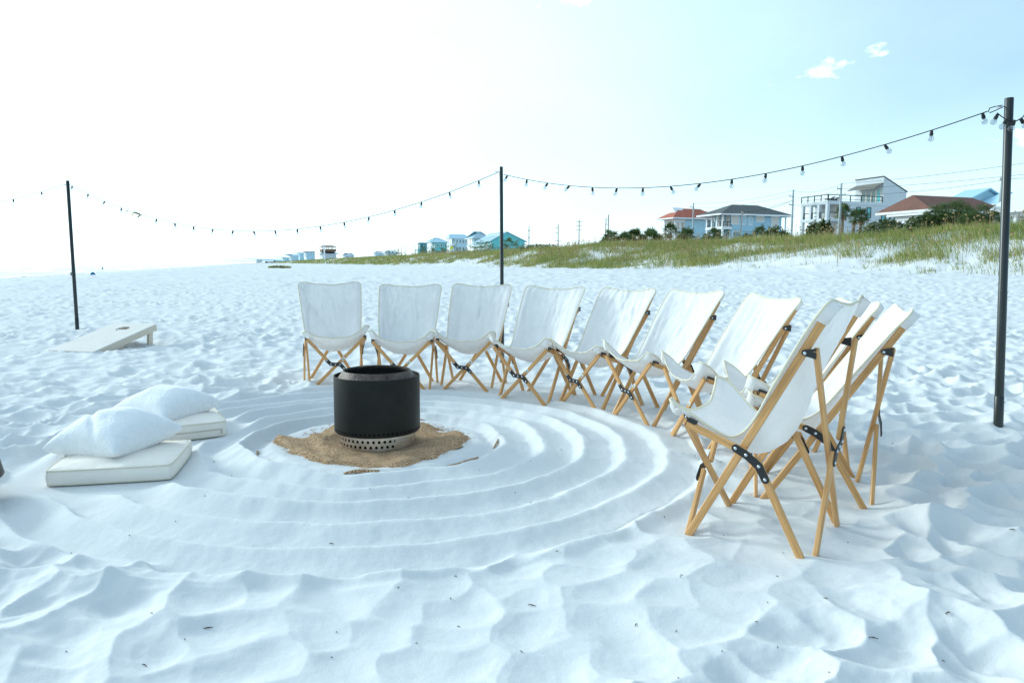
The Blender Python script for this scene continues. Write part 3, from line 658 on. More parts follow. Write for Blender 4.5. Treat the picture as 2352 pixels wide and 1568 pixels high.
def pillow(label, x, y, z, yaw, a, th_, seed, tilt):
    N = 60; u_ = np.linspace(-1, 1, N); u_ = np.sign(u_) * (1 - (1 - np.abs(u_)) ** 1.25); U_, V_ = np.meshgrid(u_, u_, indexing='ij')
    sc = 1 - .10 * (1 - np.abs(V_) ** 2) * 1; sc2 = 1 - .10 * (1 - np.abs(U_) ** 2)
    X_ = U_ * a * sc; Y_ = V_ * a * sc2
    prof = np.power(np.clip((1 - U_ ** 2) * (1 - V_ ** 2), 0, 1), .42)
    wr = .009 * perlin(U_ * 1.8, V_ * 1.8, seed) + .0025 * perlin(U_ * 5, V_ * 5, seed + 1)
    dent = -.020 * np.exp(-((U_ * .7 + V_ * .7 + .42) / .08) ** 2) * (seed == 5)
    i, j = np.meshgrid(np.arange(N - 1), np.arange(N - 1), indexing='ij'); Q = np.stack([i * N + j, (i + 1) * N + j, (i + 1) * N + j + 1, i * N + j + 1], -1).reshape(-1, 4)
    T_ = np.stack([X_, Y_, prof * (th_ * .62 + wr + dent)], -1).reshape(-1, 3); B_ = np.stack([X_, Y_, -prof * (th_ * .38 + wr * .5) - 1e-4], -1).reshape(-1, 3)
    me = np_mesh('pillow', np.concatenate([T_, B_]), np.concatenate([Q, Q[:, ::-1] + N * N]), True)
    o = tag(obj('fleece_pillow', me, M_fleece), label, 'pillow', 'fleece pillows on the floor cushions'); o.location = (x, y, z); o.rotation_euler = (tilt[0], tilt[1], yaw)
    return o
cA = cushion('nearer cream floor cushion with piped edges at the front left', -2.13, 3.96, R(13), .298, .285, .076, 3)
cB = cushion('farther cream floor cushion with a zip along its side', -2.30, 4.84, R(31), .322, .315, .095, 4, zipp=True)
pillow('large white fleece pillow dented at one corner, on the nearer cushion', -2.235, 4.07, cA.location.z + .142, R(-18), .250, .275, 5, (R(4), R(-2)))
pillow('smooth white fleece pillow lying on the farther cushion', -2.35, 4.90, cB.location.z + .140, R(-20), .258, .26, 9, (R(3), R(-2)))

# ------------------------------------------------------------------ bean-bag board
M_ply = mat('pale_plywood', (.68, .58, .45), .6, .08, 3, .1, 40, stretch=(1, 12, 12), dist=.001)
M_plytop = mat('white_washed_board', (.74, .69, .62), .55, .05, 4, .05, 60)
bdl = (-5.47, 9.05); bz = sh(*bdl) - .055
bd = thing('bean_bag_board', 'tilted wooden bean-bag toss board with a round hole, beside the left pole', 'toss board', (bdl[0], bdl[1], bz), R(-15))
bw, bl, rise = .34, 1.12, R(13.5)
tm = Matrix.Translation((0, 0, .075)) @ Matrix.Rotation(rise, 4, 'X')
bm = bmesh.new(); outer = [bm.verts.new((x, y, 0)) for x, y in ((-bw, 0), (bw, 0), (bw, bl), (-bw, bl))]
hn = 24; hc = (0, bl - .235); hr = .088
inner = [bm.verts.new((hc[0] + hr * math.cos(2 * math.pi * k / hn), hc[1] + hr * math.sin(2 * math.pi * k / hn), 0)) for k in range(hn)]
oe = [bm.edges.new((outer[i], outer[(i + 1) % 4])) for i in range(4)] + [bm.edges.new((inner[i], inner[(i + 1) % hn])) for i in range(hn)]
bmesh.ops.triangle_fill(bm, edges=oe, use_beauty=True)
for f in [f for f in bm.faces if (f.calc_center_median() - Vector((hc[0], hc[1], 0))).length < hr * .98 and all(v in inner for v in f.verts)]: bm.faces.remove(f)
ret = bmesh.ops.extrude_face_region(bm, geom=bm.faces[:])
bmesh.ops.translate(bm, verts=[v for v in ret['geom'] if isinstance(v, bmesh.types.BMVert)], vec=(0, 0, -.014)); bmesh.ops.recalc_face_normals(bm, faces=bm.faces)
me = bpy.data.meshes.new('board_top'); bm.to_mesh(me); bm.free(); obj('board_top', me, M_plytop, bd, tm)
for (x0, x1, y0, y1) in ((-bw + .002, -bw + .022, .002, bl - .002), (bw - .022, bw - .002, .002, bl - .002), (-bw + .0225, bw - .0225, .002, .022), (-bw + .0225, bw - .0225, bl - .022, bl - .002)):
    obj('frame_rail', MB().box(x0, x1, y0, y1, -.090, -.0145).mesh('frame_rail'), M_ply, bd, tm)
for s in (-1, 1):
    top = tm @ Vector((s * (bw - .045), bl - .07, -.03)); obj('leg', MB().box(-.017, .017, -.035, .035, -(top.z + .05), .02).mesh('leg'), M_ply, bd, Matrix.Translation(top) @ Matrix.Rotation(R(-6), 4, 'X'))

# ------------------------------------------------------------------ light poles and string lights
def pole(label, x, y, top, r, name='light_pole', ring=True):
    z0 = sh(x, y); t = thing(name, label, 'pole', (x, y, z0), 0, 'dark poles that carry the string lights')
    d = Vector(top) - Vector((x, y, z0)); q = frame_z(d, (1, 0, 0)); L = d.length
    obj('shaft', MB().lathe([(.0001, -.30), (r, -.30), (r, L * .42), (r * .97, L * .42 + .002), (r * .97, L - .004), (r * .88, L), (.0001, L)], 24).mesh('shaft'), M_pole, t, q, ang=40)
    obj('base_sleeve', MB().lathe([(r * 1.0, -.2), (r * 1.09, -.1), (r * 1.09, .20), (r * 1.0, .203)], 24).mesh('base_sleeve'), M_pole, t, q, ang=40)
    k = obj('screw_eye', MB().tube([(0, 0, 0), (-.035, 0, 0)], .0035, 6).tube([(-.035 - .012 + .012 * math.cos(a), .012 * math.sin(a), 0) for a in np.linspace(0, 2 * math.pi, 13)[:-1]], .003, 6, closed=True).mesh('screw_eye', True), M_bolt, t, q @ Matrix.Translation((-r * .8, 0, L - .055)))
    if ring: obj('clamp_screw', MB().tube([(r * .9, 0, .155), (r * 1.5, 0, .155)], .006, 6).mesh('clamp_screw'), M_bolt, t, q)
    return t
PR, PM, PL = (3.258, 4.974, 2.227), (-.130, 8.346, 2.204), (-7.048, 11.848, 2.409)
pole('right light pole with the nearest knot of bulbs at its top', 3.347, 4.974, PR, .0275)
pole('middle light pole rising behind the third chair', -.1085, 8.346, PM, .0215)
pole('far left light pole standing behind the bean-bag board', -7.028, 11.848, PL, .027)
def glass_material():
    m = bpy.data.materials.new('bulb_glass'); m.use_nodes = True; t = m.node_tree; t.nodes.clear()
    out = nn(t, 'ShaderNodeOutputMaterial'); tr = nn(t, 'ShaderNodeBsdfTransparent'); gl = nn(t, 'ShaderNodeBsdfGlossy'); gl.inputs['Roughness'].default_value = .03
    lw = nn(t, 'ShaderNodeLayerWeight'); ms = nn(t, 'ShaderNodeMixShader'); tr.inputs[0].default_value = (.78, .81, .84, 1)
    t.links.new(mth(t, 'ADD', mth(t, 'MULTIPLY', mth(t, 'POWER', lw.outputs['Facing'], 2.6), .75), .06, clamp=True), ms.inputs[0]); t.links.new(tr.outputs[0], ms.inputs[1]); t.links.new(gl.outputs[0], ms.inputs[2]); t.links.new(ms.outputs[0], out.inputs[0]); return m
M_glass = glass_material(); M_fil = mat('filament', (.75, .72, .66), .4)
ms_sock = MB().lathe([(.0001, .004), (.009, .004), (.0125, -.002), (.0125, -.016), (.0145, -.018), (.0145, -.036), (.0125, -.038), (.0001, -.038)], 12).mesh('socket'); ms_sock.materials.append(M_socket); ms_sock.set_sharp_from_angle(angle=R(30))
ms_glass = MB().lathe([(.0115, -.038)] + [(.0235 * math.sin(a), -.062 - .0235 * math.cos(a) * -1) for a in np.linspace(R(29), R(180), 12)], 16).mesh('glass', True); ms_glass.materials.append(M_glass)
ms_fil = MB().tube([(-.004, 0, -.042), (-.006, 0, -.064), (0, 0, -.056), (.006, 0, -.064), (.004, 0, -.042)], .0012, 5).lathe([(.005, -.038), (.0038, -.046), (.0001, -.047)], 8).mesh('filament'); ms_fil.materials.append(M_fil)
def bulb(parent, p, rot=(0, 0, 0)):
    b = obj('bulb', ms_glass, M_glass, parent, Matrix.Translation(p) @ Matrix.Rotation(rot[0], 4, 'X') @ Matrix.Rotation(rot[1], 4, 'Y') @ Matrix.Scale(.84, 4))
    obj('socket', ms_sock, M_socket, b); obj('filament', ms_fil, M_fil, b); return b
def string(label, p0, p1, sag, n, first, spacing, skip=(), jit=.12):
    p0, p1 = Vector(p0), Vector(p1); t = thing('string_lights', label, 'string lights', p0, 0)
    f = lambda s: (p1 - p0) * s - Vector((0, 0, 4 * sag * s * (1 - s)))
    obj('cord', MB().tube([f(s) for s in np.linspace(0, 1, 60)], .0036, 6).mesh('cord', True), M_cord, t)
    r2 = random.Random(label)
    for k in range(n):
        s = first + k * spacing
        if s > .995 or k in skip: continue
        w = r2.random() < .25
        bulb(t, f(s) - Vector((0, 0, .006)), (r2.gauss(0, jit), r2.gauss(0, jit) + (r2.choice((-.5, .5)) if w else 0), 0))
    return t, f
eyeL = (PL[0] + .03, PL[1], PL[2] - .06); eyeM = (PM[0] - .03, PM[1], PM[2] - .06); eyeM2 = (PM[0] + .03, PM[1], PM[2] - .085); eyeR = (PR[0] - .10, PR[1] + .06, PR[2] - .075)
tA, fA = string('long sagging string of clear bulbs between the left and middle poles', eyeL, eyeM, .69, 20, .008, .0505, skip=(4,))
# splice with tape tails part way along the left string
sp = obj('splice', MB().tube([(-.05, 0, 0), (-.04, 0, 0), (.04, 0, 0), (.05, 0, 0)], [.004, .012, .012, .004], 8).mesh('splice', True), mat('olive_splice', (.07, .075, .02), .6), tA, Matrix.Translation(fA(.205)) @ Matrix.Rotation(R(20), 4, 'Y'))
M_tape = mat('yellow_tape', (.62, .60, .18), .6); M_tapew = mat('white_tape', (.7, .7, .7), .6)
for dx, a, mm in ((-.052, 8, M_tape), (.052, 25, M_tapew), (-.13, 38, M_tapew), (.07, 38, M_tape)):
    obj('tape_tail', MB().box(-.008, .008, -.001, .001, -.065, 0).mesh('tape_tail'), mm, sp, Matrix.Translation((dx, 0, 0)) @ Matrix.Rotation(R(a), 4, 'Y'))
tB, fB = string('string of clear bulbs rising from the middle pole to the right pole', eyeM2, eyeR, .30, 16, .012, .0655)
car = obj('carabiner', MB().tube([(-.045, 0, -.012), (-.035, 0, .012), (.0, 0, .022), (.045, 0, .03), (.05, 0, .018), (-.03, 0, -.018)], .0035, 6, closed=True).mesh('carabiner', True), M_black, tB, Matrix.Translation(Vector(eyeR) - Vector(eyeM2) + Vector((.038, -.02, .006))))
string('string of bulbs leaving the left pole towards the left frame edge', (PL[0] - .03, PL[1], PL[2] - .06), (-12.2, 9.6, 2.25), .55, 14, .060, .068, jit=.35)
e0_ = Vector((PR[0] - .085, PR[1] - .02, PR[2] - .10)); tt = thing('string_lights', 'slack knot of large clear bulbs hanging on the right pole and leading out of frame', 'string lights', e0_)
kn = [(0, 0, 0), (.02, -.02, -.028), (.05, -.04, -.055), (.09, -.05, -.062), (.14, -.045, -.035), (.20, -.05, .01), (.42, -.25, -.03), (1.3, -1.0, -.10)]
kk = [Vector(catmull([(i / 7, *p) for i, p in enumerate(kn)], s)) for s in np.linspace(0, 1, 50)]
obj('cord', MB().tube(kk, .0036, 6).mesh('cord', True), M_cord, tt)
for p, ro in (((.0, -.005, -.012), (0, .45)), ((.040, -.045, -.050), (.1, .55)), ((.078, -.060, -.060), (.15, .25)), ((.118, -.060, -.050), (0, -.65)), ((.20, -.055, .008), (0, .1)), ((.42, -.26, -.03), (0, 0))): bulb(tt, p, (ro[0], ro[1], 0))

# dark round bowl cut by the left frame edge
M_bowl = mat('dark_bronze', (.010, .009, .007), .4, .2, 6)
bwl = thing('fire_bowl', 'dark metal bowl with a rounded rim, cut off by the left frame edge', 'bowl', (-2.69, 3.35, sh(-2.69, 3.35)), 0)
obj('bowl', MB().lathe([(.0001, .004), (.115, .004), (.125, .010), (.262, .088), (.266, .095), (.250, .165), (.238, .182), (.220, .190), (.2, .188), (.195, .16), (.0001, .12)], 64).mesh('bowl'), M_bowl, bwl, ang=30)


# ================================================================== dunes, plants, houses
def px_dir(px):                       # horizontal bearing of a column of the photograph
    return math.atan((px - 1176) / 1690.0)
HOR = lambda px: 606 + (px - 1176) * .00436
def vray(px, py):                     # view ray of a point of the photograph, world axes
    x, y = (px - 1176) / 1690.0, (784 - py) / 1690.0; c, q = math.cos(ROLL), math.sin(ROLL); x, y = c * x - q * y, q * x + c * y
    return x, math.cos(PITCH) + y * math.sin(PITCH), -math.sin(PITCH) + y * math.cos(PITCH)
def zpx(px, py, Y): r = vray(px, py); return CAMH + r[2] * Y / r[1]
def kx(px, py=530): r = vray(px, py); return r[0] / r[1]
def at(px, Y, py=535): return kx(px, py) * Y, Y
def xy(u, v): return u * UX + v * VX, u * UY + v * VY
# ------------------------------------------------------------------ dune grass (uncountable: one object)
def blades(P, Hh, Wd, lean, name, cols, seed, nseg=2, bend=.35):
    rs = np.random.default_rng(seed); n = len(P); an = rs.uniform(0, 2 * np.pi, n)
    la = rs.normal(R(100), .9, n); ld_ = np.stack([np.cos(la), np.sin(la)], -1) * (lean * rs.uniform(.2, 1.2, n) * Hh)[:, None]
    sd = np.stack([np.cos(an), np.sin(an)], -1) * (Wd / 2)[:, None]
    b = P; m = P.copy(); m[:, :2] += ld_ * .35; m[:, 2] += Hh * .6; t = P.copy(); t[:, :2] += ld_; t[:, 2] += Hh * (1 - bend * rs.uniform(0, .5, n))
    z1 = np.zeros(n); S = np.concatenate([sd, z1[:, None]], 1)
    V = np.stack([b - S, b + S, m + S * .8, m - S * .8, t], 1).reshape(-1, 3); k = np.arange(n)[:, None] * 5
    F3 = np.concatenate([k + [0, 1, 2], k + [0, 2, 3], k + [3, 2, 4]], 1).reshape(-1, 3)
    me = np_mesh(name, V, F3)
    c = np.repeat(cols, 5, 0); ca = me.color_attributes.new('tint', 'FLOAT_COLOR', 'POINT'); ca.data.foreach_set('color', np.concatenate([c, np.ones((len(c), 1))], 1).astype(np.float32).ravel())
    return me
M_grass = mat('dune_grass', (.1, .15, .04), .7, attr='tint', trl=.30, spec=.2)
VB = [(-60, 39), (20, 39), (30, 40), (38, 42.5), (45, 45), (49, 45.5), (56, 44), (62, 42.5), (75, 39.5), (88, 37.5), (100, 38.5), (112, 41), (130, 42), (150, 45), (165, 45.5), (182, 42), (236, 39.5), (400, 40), (2500, 40)]
def grass_cols(n, rs, u, v):
    a = np.array([.23, .29, .06]); b = np.array([.37, .38, .10]); c = np.array([.46, .38, .17]); d = np.array([.10, .15, .035])
    k = rs.uniform(0, 1, n); f = np.clip(.5 + .9 * perlin(u / 7, v / 4, 301), 0, 1)[:, None]
    col = a * (1 - f) + b * f; col = np.where((k < .27)[:, None], c, col); col = np.where((k > .82)[:, None], d, col)
    return col * rs.uniform(.75, 1.25, n)[:, None]
Ps, Hs, Ws, Cs = [], [], [], []
rs = np.random.default_rng(77)
for (u0, u1, n, wd, hh) in ((-10, 60, 240000, .026, .62), (60, 110, 120000, .034, .66), (110, 200, 90000, .055, .70), (200, 400, 60000, .10, .75), (400, 1000, 36000, .22, .8), (1000, 2600, 14000, .45, .9)):
    u = rs.uniform(u0, u1, n); v = 31 + 39 * rs.uniform(0, 1, n) ** 1.05
    vb = np.interp(u, [a for a, b in VB], [b for a, b in VB]) + 3.4 * perlin(u / 6.5, v / 4.5, 201) + 1.7 * perlin(u / 2.2, v / 2.0, 202)
    dens = sstep(-.6, 1.8, v - vb) * np.clip(.75 + 1.0 * perlin(u / 9, v / 3, 203), 0.05, 1)
    clump = perlin(u / .8, v / .8, 204) > .02
    dens = np.maximum(dens, .12 * sstep(-4.2, -1, v - vb) * (perlin(u / 2.2, v / 1.4, 205) > .22) * clump * 3)
    dens = np.where(v > 60, dens * .7, dens)
    # sandy gap inside the grass, upper right
    k = rs.uniform(0, 1, n) < dens; u, v = u[k], v[k]; vb = vb[k]; m = len(u)
    x, y = xy(u, v); z = sand_h(x, y) - .02
    edge = np.clip((v - vb + 3) / 5, .25, 1)
    Ps.append(np.stack([x, y, z], -1)); Hs.append(hh * rs.uniform(.4, 1.2, m) * (.42 + .78 * edge) * np.clip(.95 + .8 * perlin(u / 1.6, v / 1.2, 209), .45, 1.5)); Ws.append(np.full(m, wd) * rs.uniform(.6, 1.3, m)); Cs.append(grass_cols(m, rs, u, v))
g = obj('dune_grass', blades(np.concatenate(Ps), np.concatenate(Hs), np.concatenate(Ws), .85, 'dune_grass', np.concatenate(Cs), 5), M_grass); g['kind'] = 'stuff'; g['label'] = 'green and straw coloured grass covering the dune'
# sea oats: tall stems with drooping seed heads
n = 2000; u = np.concatenate([rs.uniform(15, 120, 1300), rs.uniform(90, 260, 700)]); v = np.concatenate([rs.uniform(42, 60, 1300), rs.uniform(42, 58, 700)])
k = perlin(u / 6, v / 4, 210) > -.12; u, v = u[k], v[k]; n = len(u); x, y = xy(u, v); z = sand_h(x, y); sb = MB()
for i in range(n):
    H_ = rs.uniform(1.0, 1.75); a = rs.normal(R(60), .6); dx, dy = math.cos(a), math.sin(a); w = .008 + .00012 * math.hypot(x[i], y[i])
    b = Vector((x[i], y[i], z[i])); t1 = b + Vector((dx * .12, dy * .12, H_ * .8)); t2 = b + Vector((dx * .24, dy * .24, H_)); t3 = t2 + Vector((dx * .20, dy * .20, -.16))
    sb.add([b + Vector((w, 0, 0)), b - Vector((w, 0, 0)), t1 - Vector((w * .7, 0, 0)), t1 + Vector((w * .7, 0, 0)), t2], [(0, 1, 2, 3), (3, 2, 4)])
    hd = w * 3.2; md = (t1 + t2) / 2 + Vector((dx * .05, dy * .05, .08)); sb.add([t2 - Vector((dx * .04, dy * .04, .14)), md + Vector((hd, 0, 0)), md + Vector((dx * .1, dy * .1, .05)) - Vector((hd, 0, 0)), t3], [(0, 1, 3), (0, 3, 2), (1, 2, 3)])
so = obj('sea_oats', sb.mesh('sea_oats'), mat('sea_oat_straw', (.42, .31, .15), .8, .2, 3, trl=.25)); so['kind'] = 'stuff'; so['label'] = 'tall straw coloured sea oats along the dune crest'
# lone grassy hummock on the open beach
def tuft(name, label, x, y, rad_, hgt, n, seed, w=.05, group=None):
    rs2 = np.random.default_rng(seed); a = rs2.uniform(0, 6.283, n); r_ = rad_ * np.sqrt(rs2.uniform(0, 1, n)); ex = 1.0
    px_, py_ = r_ * np.cos(a) * ex, r_ * np.sin(a) * .7; P = np.stack([px_, py_, np.array(sand_h(x + px_, y + py_)) - sh(x, y) - .02], -1)
    uu, vv = uv_of(px_ + x, py_ + y)
    o = obj(name, blades(P, hgt * rs2.uniform(.5, 1.2, n) * (1.1 - .6 * r_ / rad_), np.full(n, w), .7, name, grass_cols(n, rs2, uu, vv), seed), M_grass); o.location = (x, y, sh(x, y))
    return tag(o, label, 'grass', group)
mx_, my_ = at(640, 158); tuft('grass_hummock', 'lone low grass hummock far out on the open beach', mx_, my_, 2.4, .75, 900, 3, .10)
# small single tufts on the bare lower slope
for i, (px, py) in enumerate([(2135, 622), (2200, 606), (2160, 606), (2330, 598), (1600, 597), (1690, 590), (1655, 594), (1745, 585), (1320, 616), (1590, 608), (1800, 588), (2060, 590), (1990, 592), (1380, 612), (1460, 604)]):
    # walk along the bearing until the sand reaches that height in the view
    ta = (px - 1176) / 1690.0; tgt = (HOR(px) - py) / 1690.0; best = None
    for Yd in np.arange(25, 140, .5):
        e = abs((bh(ta * Yd, Yd) - CAMH) / Yd - tgt)
        if best is None or e < best[0]: best = (e, Yd)
    Yd = best[1]; lab = 'small grass tuft on the bare slope ' + ['low on open sand, left of the right pole', 'right of the lowest, nearer the right pole', 'just above the lowest one', 'at the far right, beyond the right pole', 'under the red-roofed house, upper of two', 'under the charcoal-roofed house', 'left of the one under the charcoal-roofed house', 'under the gap between charcoal and white houses',
      'leftmost, right of the middle pole', 'under the red-roofed house, lower of two', 'under the utility pole between the houses', 'under the left end of the brown roof', 'under the right wall of the white house', 'second from the left, below the palm thicket', 'below the right part of the palm thicket'][i]
    tuft('grass_tuft', lab, ta * Yd, Yd, .28 + .1 * (i % 3), .42, 46, 500 + i, .018, 'small grass tufts below the dune')
# ------------------------------------------------------------------ palms, palmettos, shrubs
M_frond = mat('palm_frond', (.075, .125, .036), .6, .35, 2, trl=.3, col2=(.15, .20, .07)); M_dead = mat('dry_frond', (.30, .21, .11), .8, .3, 2); M_trunk = mat('palm_trunk', (.20, .15, .10), .9, .35, 6, .6, 9)
M_leaf = mat('shrub_leaf', (.070, .115, .032), .55, .4, 1.5, trl=.25, col2=(.16, .19, .06)); M_twig = mat('twig', (.10, .07, .045), .9)
def fan(b, base, d, L, n=11, droop=.25, spread=95):
    d = Vector(d).normalized(); s = d.cross(Vector((0, 0, 1)));
    if s.length < .1: s = Vector((1, 0, 0))
    s.normalize(); u_ = s.cross(d).normalized(); hub = Vector(base) + d * L * .45; w = .006 + L * .010
    b.add([Vector(base) + s * w, Vector(base) - s * w, hub - s * w, hub + s * w], [(0, 1, 2, 3)])
    for k in range(n):
        a = R(-spread + 2 * spread * k / (n - 1)); dr = d * math.cos(a) + s * math.sin(a); l = L * .62 * (1 - .25 * abs(a) / R(spread)) * rng.uniform(.85, 1.1)
        nrm = dr.cross(u_).normalized() * (L * .035); m_ = hub + dr * l * .55 + u_ * .03 * L; e = hub + dr * l - Vector((0, 0, droop * l * rng.uniform(.3, 1.2)))
        b.add([hub, m_ + nrm, e, m_ - nrm], [(0, 1, 2, 3)])
def palm(label, px, Y, ztop, crown=1.25, lean=0., group='palms in front of the houses'):
    x, y = at(px, Y); z0 = bh(x, y) - .1; H_ = ztop - crown * .8 - z0
    t = thing('fan_palm', label, 'palm tree', (x, y, z0), rng.uniform(0, 6), group)
    pts = [(lean * (k / 8) ** 2, 0, H_ * k / 8) for k in range(9)]
    obj('trunk', MB().tube(pts, [.20 - .05 * k / 8 + (.03 if k % 2 else 0) for k in range(9)], 9).mesh('trunk'), M_trunk, t)
    b = MB(); dd = MB(); top = Vector((lean, 0, H_))
    for k in range(44):
        a = rng.uniform(0, 2 * math.pi); e = rng.uniform(-.7, 1.4); fan(b, top + Vector((0, 0, rng.uniform(-.25, .25))), (math.cos(a) * math.cos(e), math.sin(a) * math.cos(e), math.sin(e)), crown * rng.uniform(.8, 1.1))
    for k in range(9):
        a = rng.uniform(0, 2 * math.pi); fan(dd, top - Vector((0, 0, .15)), (math.cos(a) * .45, math.sin(a) * .45, -.9), crown * rng.uniform(.5, .8), 7, .1, 50)
    obj('crown', b.mesh('crown'), M_frond, t); obj('dry_skirt', dd.mesh('dry_skirt'), M_dead, t); return t
def palmetto(label, px, Y, rx, hgt, n=70, group=None, z0=None, name='palmetto_clump'):
    x, y = at(px, Y); z = (bh(x, y) - .05) if z0 is None else z0; t = thing(name, label, 'shrub', (x, y, z), 0, group); b = MB(); st = MB()
    for k in range(n):
        a = rng.uniform(0, 2 * math.pi); r_ = rx * math.sqrt(rng.random()); hh = hgt * (1 - .55 * (r_ / rx) ** 2) * rng.uniform(.35, .9); p = Vector((r_ * math.cos(a), r_ * math.sin(a) * .6, hh))
        e = rng.uniform(.1, 1.3); b2 = rng.uniform(0, 6.28); fan(b, p, (math.cos(b2) * math.cos(e), math.sin(b2) * math.cos(e), math.sin(e)), hgt * .34 * rng.uniform(.8, 1.3), 9)
        if k % 3 == 0: st.tube([(p.x * .8, p.y * .8, 0), p], .03, 5)
    obj('fronds', b.mesh('fronds'), M_frond, t); obj('stems', st.mesh('stems'), M_dead, t); return t
def shrub(label, px, Y, rx, hgt, n=900, seed=1, name='shrub', group=None, ry=None):
    x, y = at(px, Y); z = bh(x, y) - .1; t = thing(name, label, 'shrub', (x, y, z), 0, group); r2 = np.random.default_rng(seed)
    d = r2.normal(0, 1, (n, 3)); d /= np.linalg.norm(d, axis=1, keepdims=True); d[:, 2] = np.abs(d[:, 2]); rr = r2.uniform(.55, 1.0, n) ** .5 * (1 + .28 * perlin(d[:, 0] * 2.3 + seed, d[:, 1] * 2.3 + d[:, 2] * 2, seed))
    C_ = d * rr[:, None] * np.array([rx, ry or rx * .7, hgt]); s = .055 * hgt + .05
    a1 = r2.normal(0, 1, (n, 3)); a1 /= np.linalg.norm(a1, axis=1, keepdims=True); a2 = np.cross(a1, d + r2.normal(0, .4, (n, 3))); a2 /= np.linalg.norm(a2, axis=1, keepdims=True) + 1e-9; sz = s * r2.uniform(.6, 1.4, n)[:, None]
    V = np.stack([C_ - a1 * sz, C_ + a2 * sz * .6, C_ + a1 * sz, C_ - a2 * sz * .6], 1).reshape(-1, 3)
    obj('leaves', np_mesh('leaves', V, np.arange(4 * n).reshape(-1, 4)), M_leaf, t)
    sm = MB()
    for k in range(9):
        a = 6.28 * k / 9; sm.tube([(rx * .12 * math.cos(a), rx * .08 * math.sin(a), -.1), (rx * .5 * math.cos(a), rx * .35 * math.sin(a), hgt * .65)], [.05, .02], 5)
    obj('stems', sm.mesh('stems'), M_twig, t); return t
# ------------------------------------------------------------------ houses
M_wh = mat('white_stucco', (.60, .63, .65), .85, .05, .7); M_trim = mat('white_trim', (.80, .80, .80), .6); M_cream = mat('cream_wall', (.72, .66, .58), .85, .05, .7)
M_glz = mat('window_glass', (.10, .20, .22), .08, 0, spec=.8); M_glt = mat('teal_glass', (.06, .36, .40), .10, 0, spec=.8); M_glw = mat('curtained_glass', (.62, .58, .54), .25, spec=.7)
M_ltb = mat('sky_blue_siding', (.40, .58, .68), .85, .04, .7); M_dkf = mat('dark_frame', (.04, .05, .05), .5); M_rail = mat('dark_rail', (.012, .022, .02), .5)
M_pale = mat('pale_blue_siding', (.50, .66, .74), .8, .04, .6); M_blue = mat('light_blue_siding', (.48, .66, .74), .8, .04, .6); M_teal = mat('teal_siding', (.22, .55, .55), .8, .05, .6); M_dteal = mat('dark_teal_siding', (.08, .26, .30), .8, .05, .6)
M_mroof = mat('pale_blue_metal_roof', (.42, .62, .74), .4, .05, 1, metal=.1); M_mroof2 = mat('blue_grey_metal_roof', (.33, .47, .55), .45, .06, 1, metal=.1); M_wroof = mat('silver_metal_roof', (.66, .70, .74), .4, .05, 1)
M_tan = mat('tan_roof', (.38, .29, .21), .85, .1, 1); M_brownw = mat('brown_boards', (.20, .13, .09), .85, .15, 2); M_conc = mat('weathered_deck', (.55, .53, .50), .9, .08, 1)
def roof_mat(name, c, scale, ax, dark=.55, bump=.5):
    m = mat(name, c, .75, .14, 1.2); t = m.node_tree; b = [n for n in t.nodes if n.type == 'BSDF_PRINCIPLED'][0]; co = [n for n in t.nodes if n.type == 'TEX_COORD'][0]
    w = nn(t, 'ShaderNodeTexWave', bands_direction=ax); setin(w, Scale=scale, Distortion=.4, Detail=1.0); t.links.new(co.outputs['Object'], w.inputs['Vector'])
    src = b.inputs['Base Color'].links[0].from_socket; r = nn(t, 'ShaderNodeMapRange'); r.inputs[1].default_value = 0; r.inputs[2].default_value = .35; r.inputs[3].default_value = dark; r.inputs[4].default_value = 1.0; t.links.new(w.outputs['Fac'], r.inputs[0])
    x = nn(t, 'ShaderNodeMix', data_type='RGBA', blend_type='MULTIPLY'); x.inputs[0].default_value = 1; t.links.new(src, x.inputs[6]); t.links.new(r.outputs[0], x.inputs[7]); t.links.new(x.outputs[2], b.inputs['Base Color'])
    bp = nn(t, 'ShaderNodeBump'); bp.inputs['Strength'].default_value = bump; bp.inputs['Distance'].default_value = .05; t.links.new(w.outputs['Fac'], bp.inputs['Height']); t.links.new(bp.outputs[0], b.inputs['Normal']); return m
M_red = roof_mat('red_seamed_roof', (.46, .14, .085), 1.3, 'X'); M_shing = roof_mat('charcoal_shingle_roof', (.115, .125, .12), 2.2, 'Z', .75); M_tile = roof_mat('brown_tile_roof', (.20, .095, .068), 3.2, 'Z', .5)
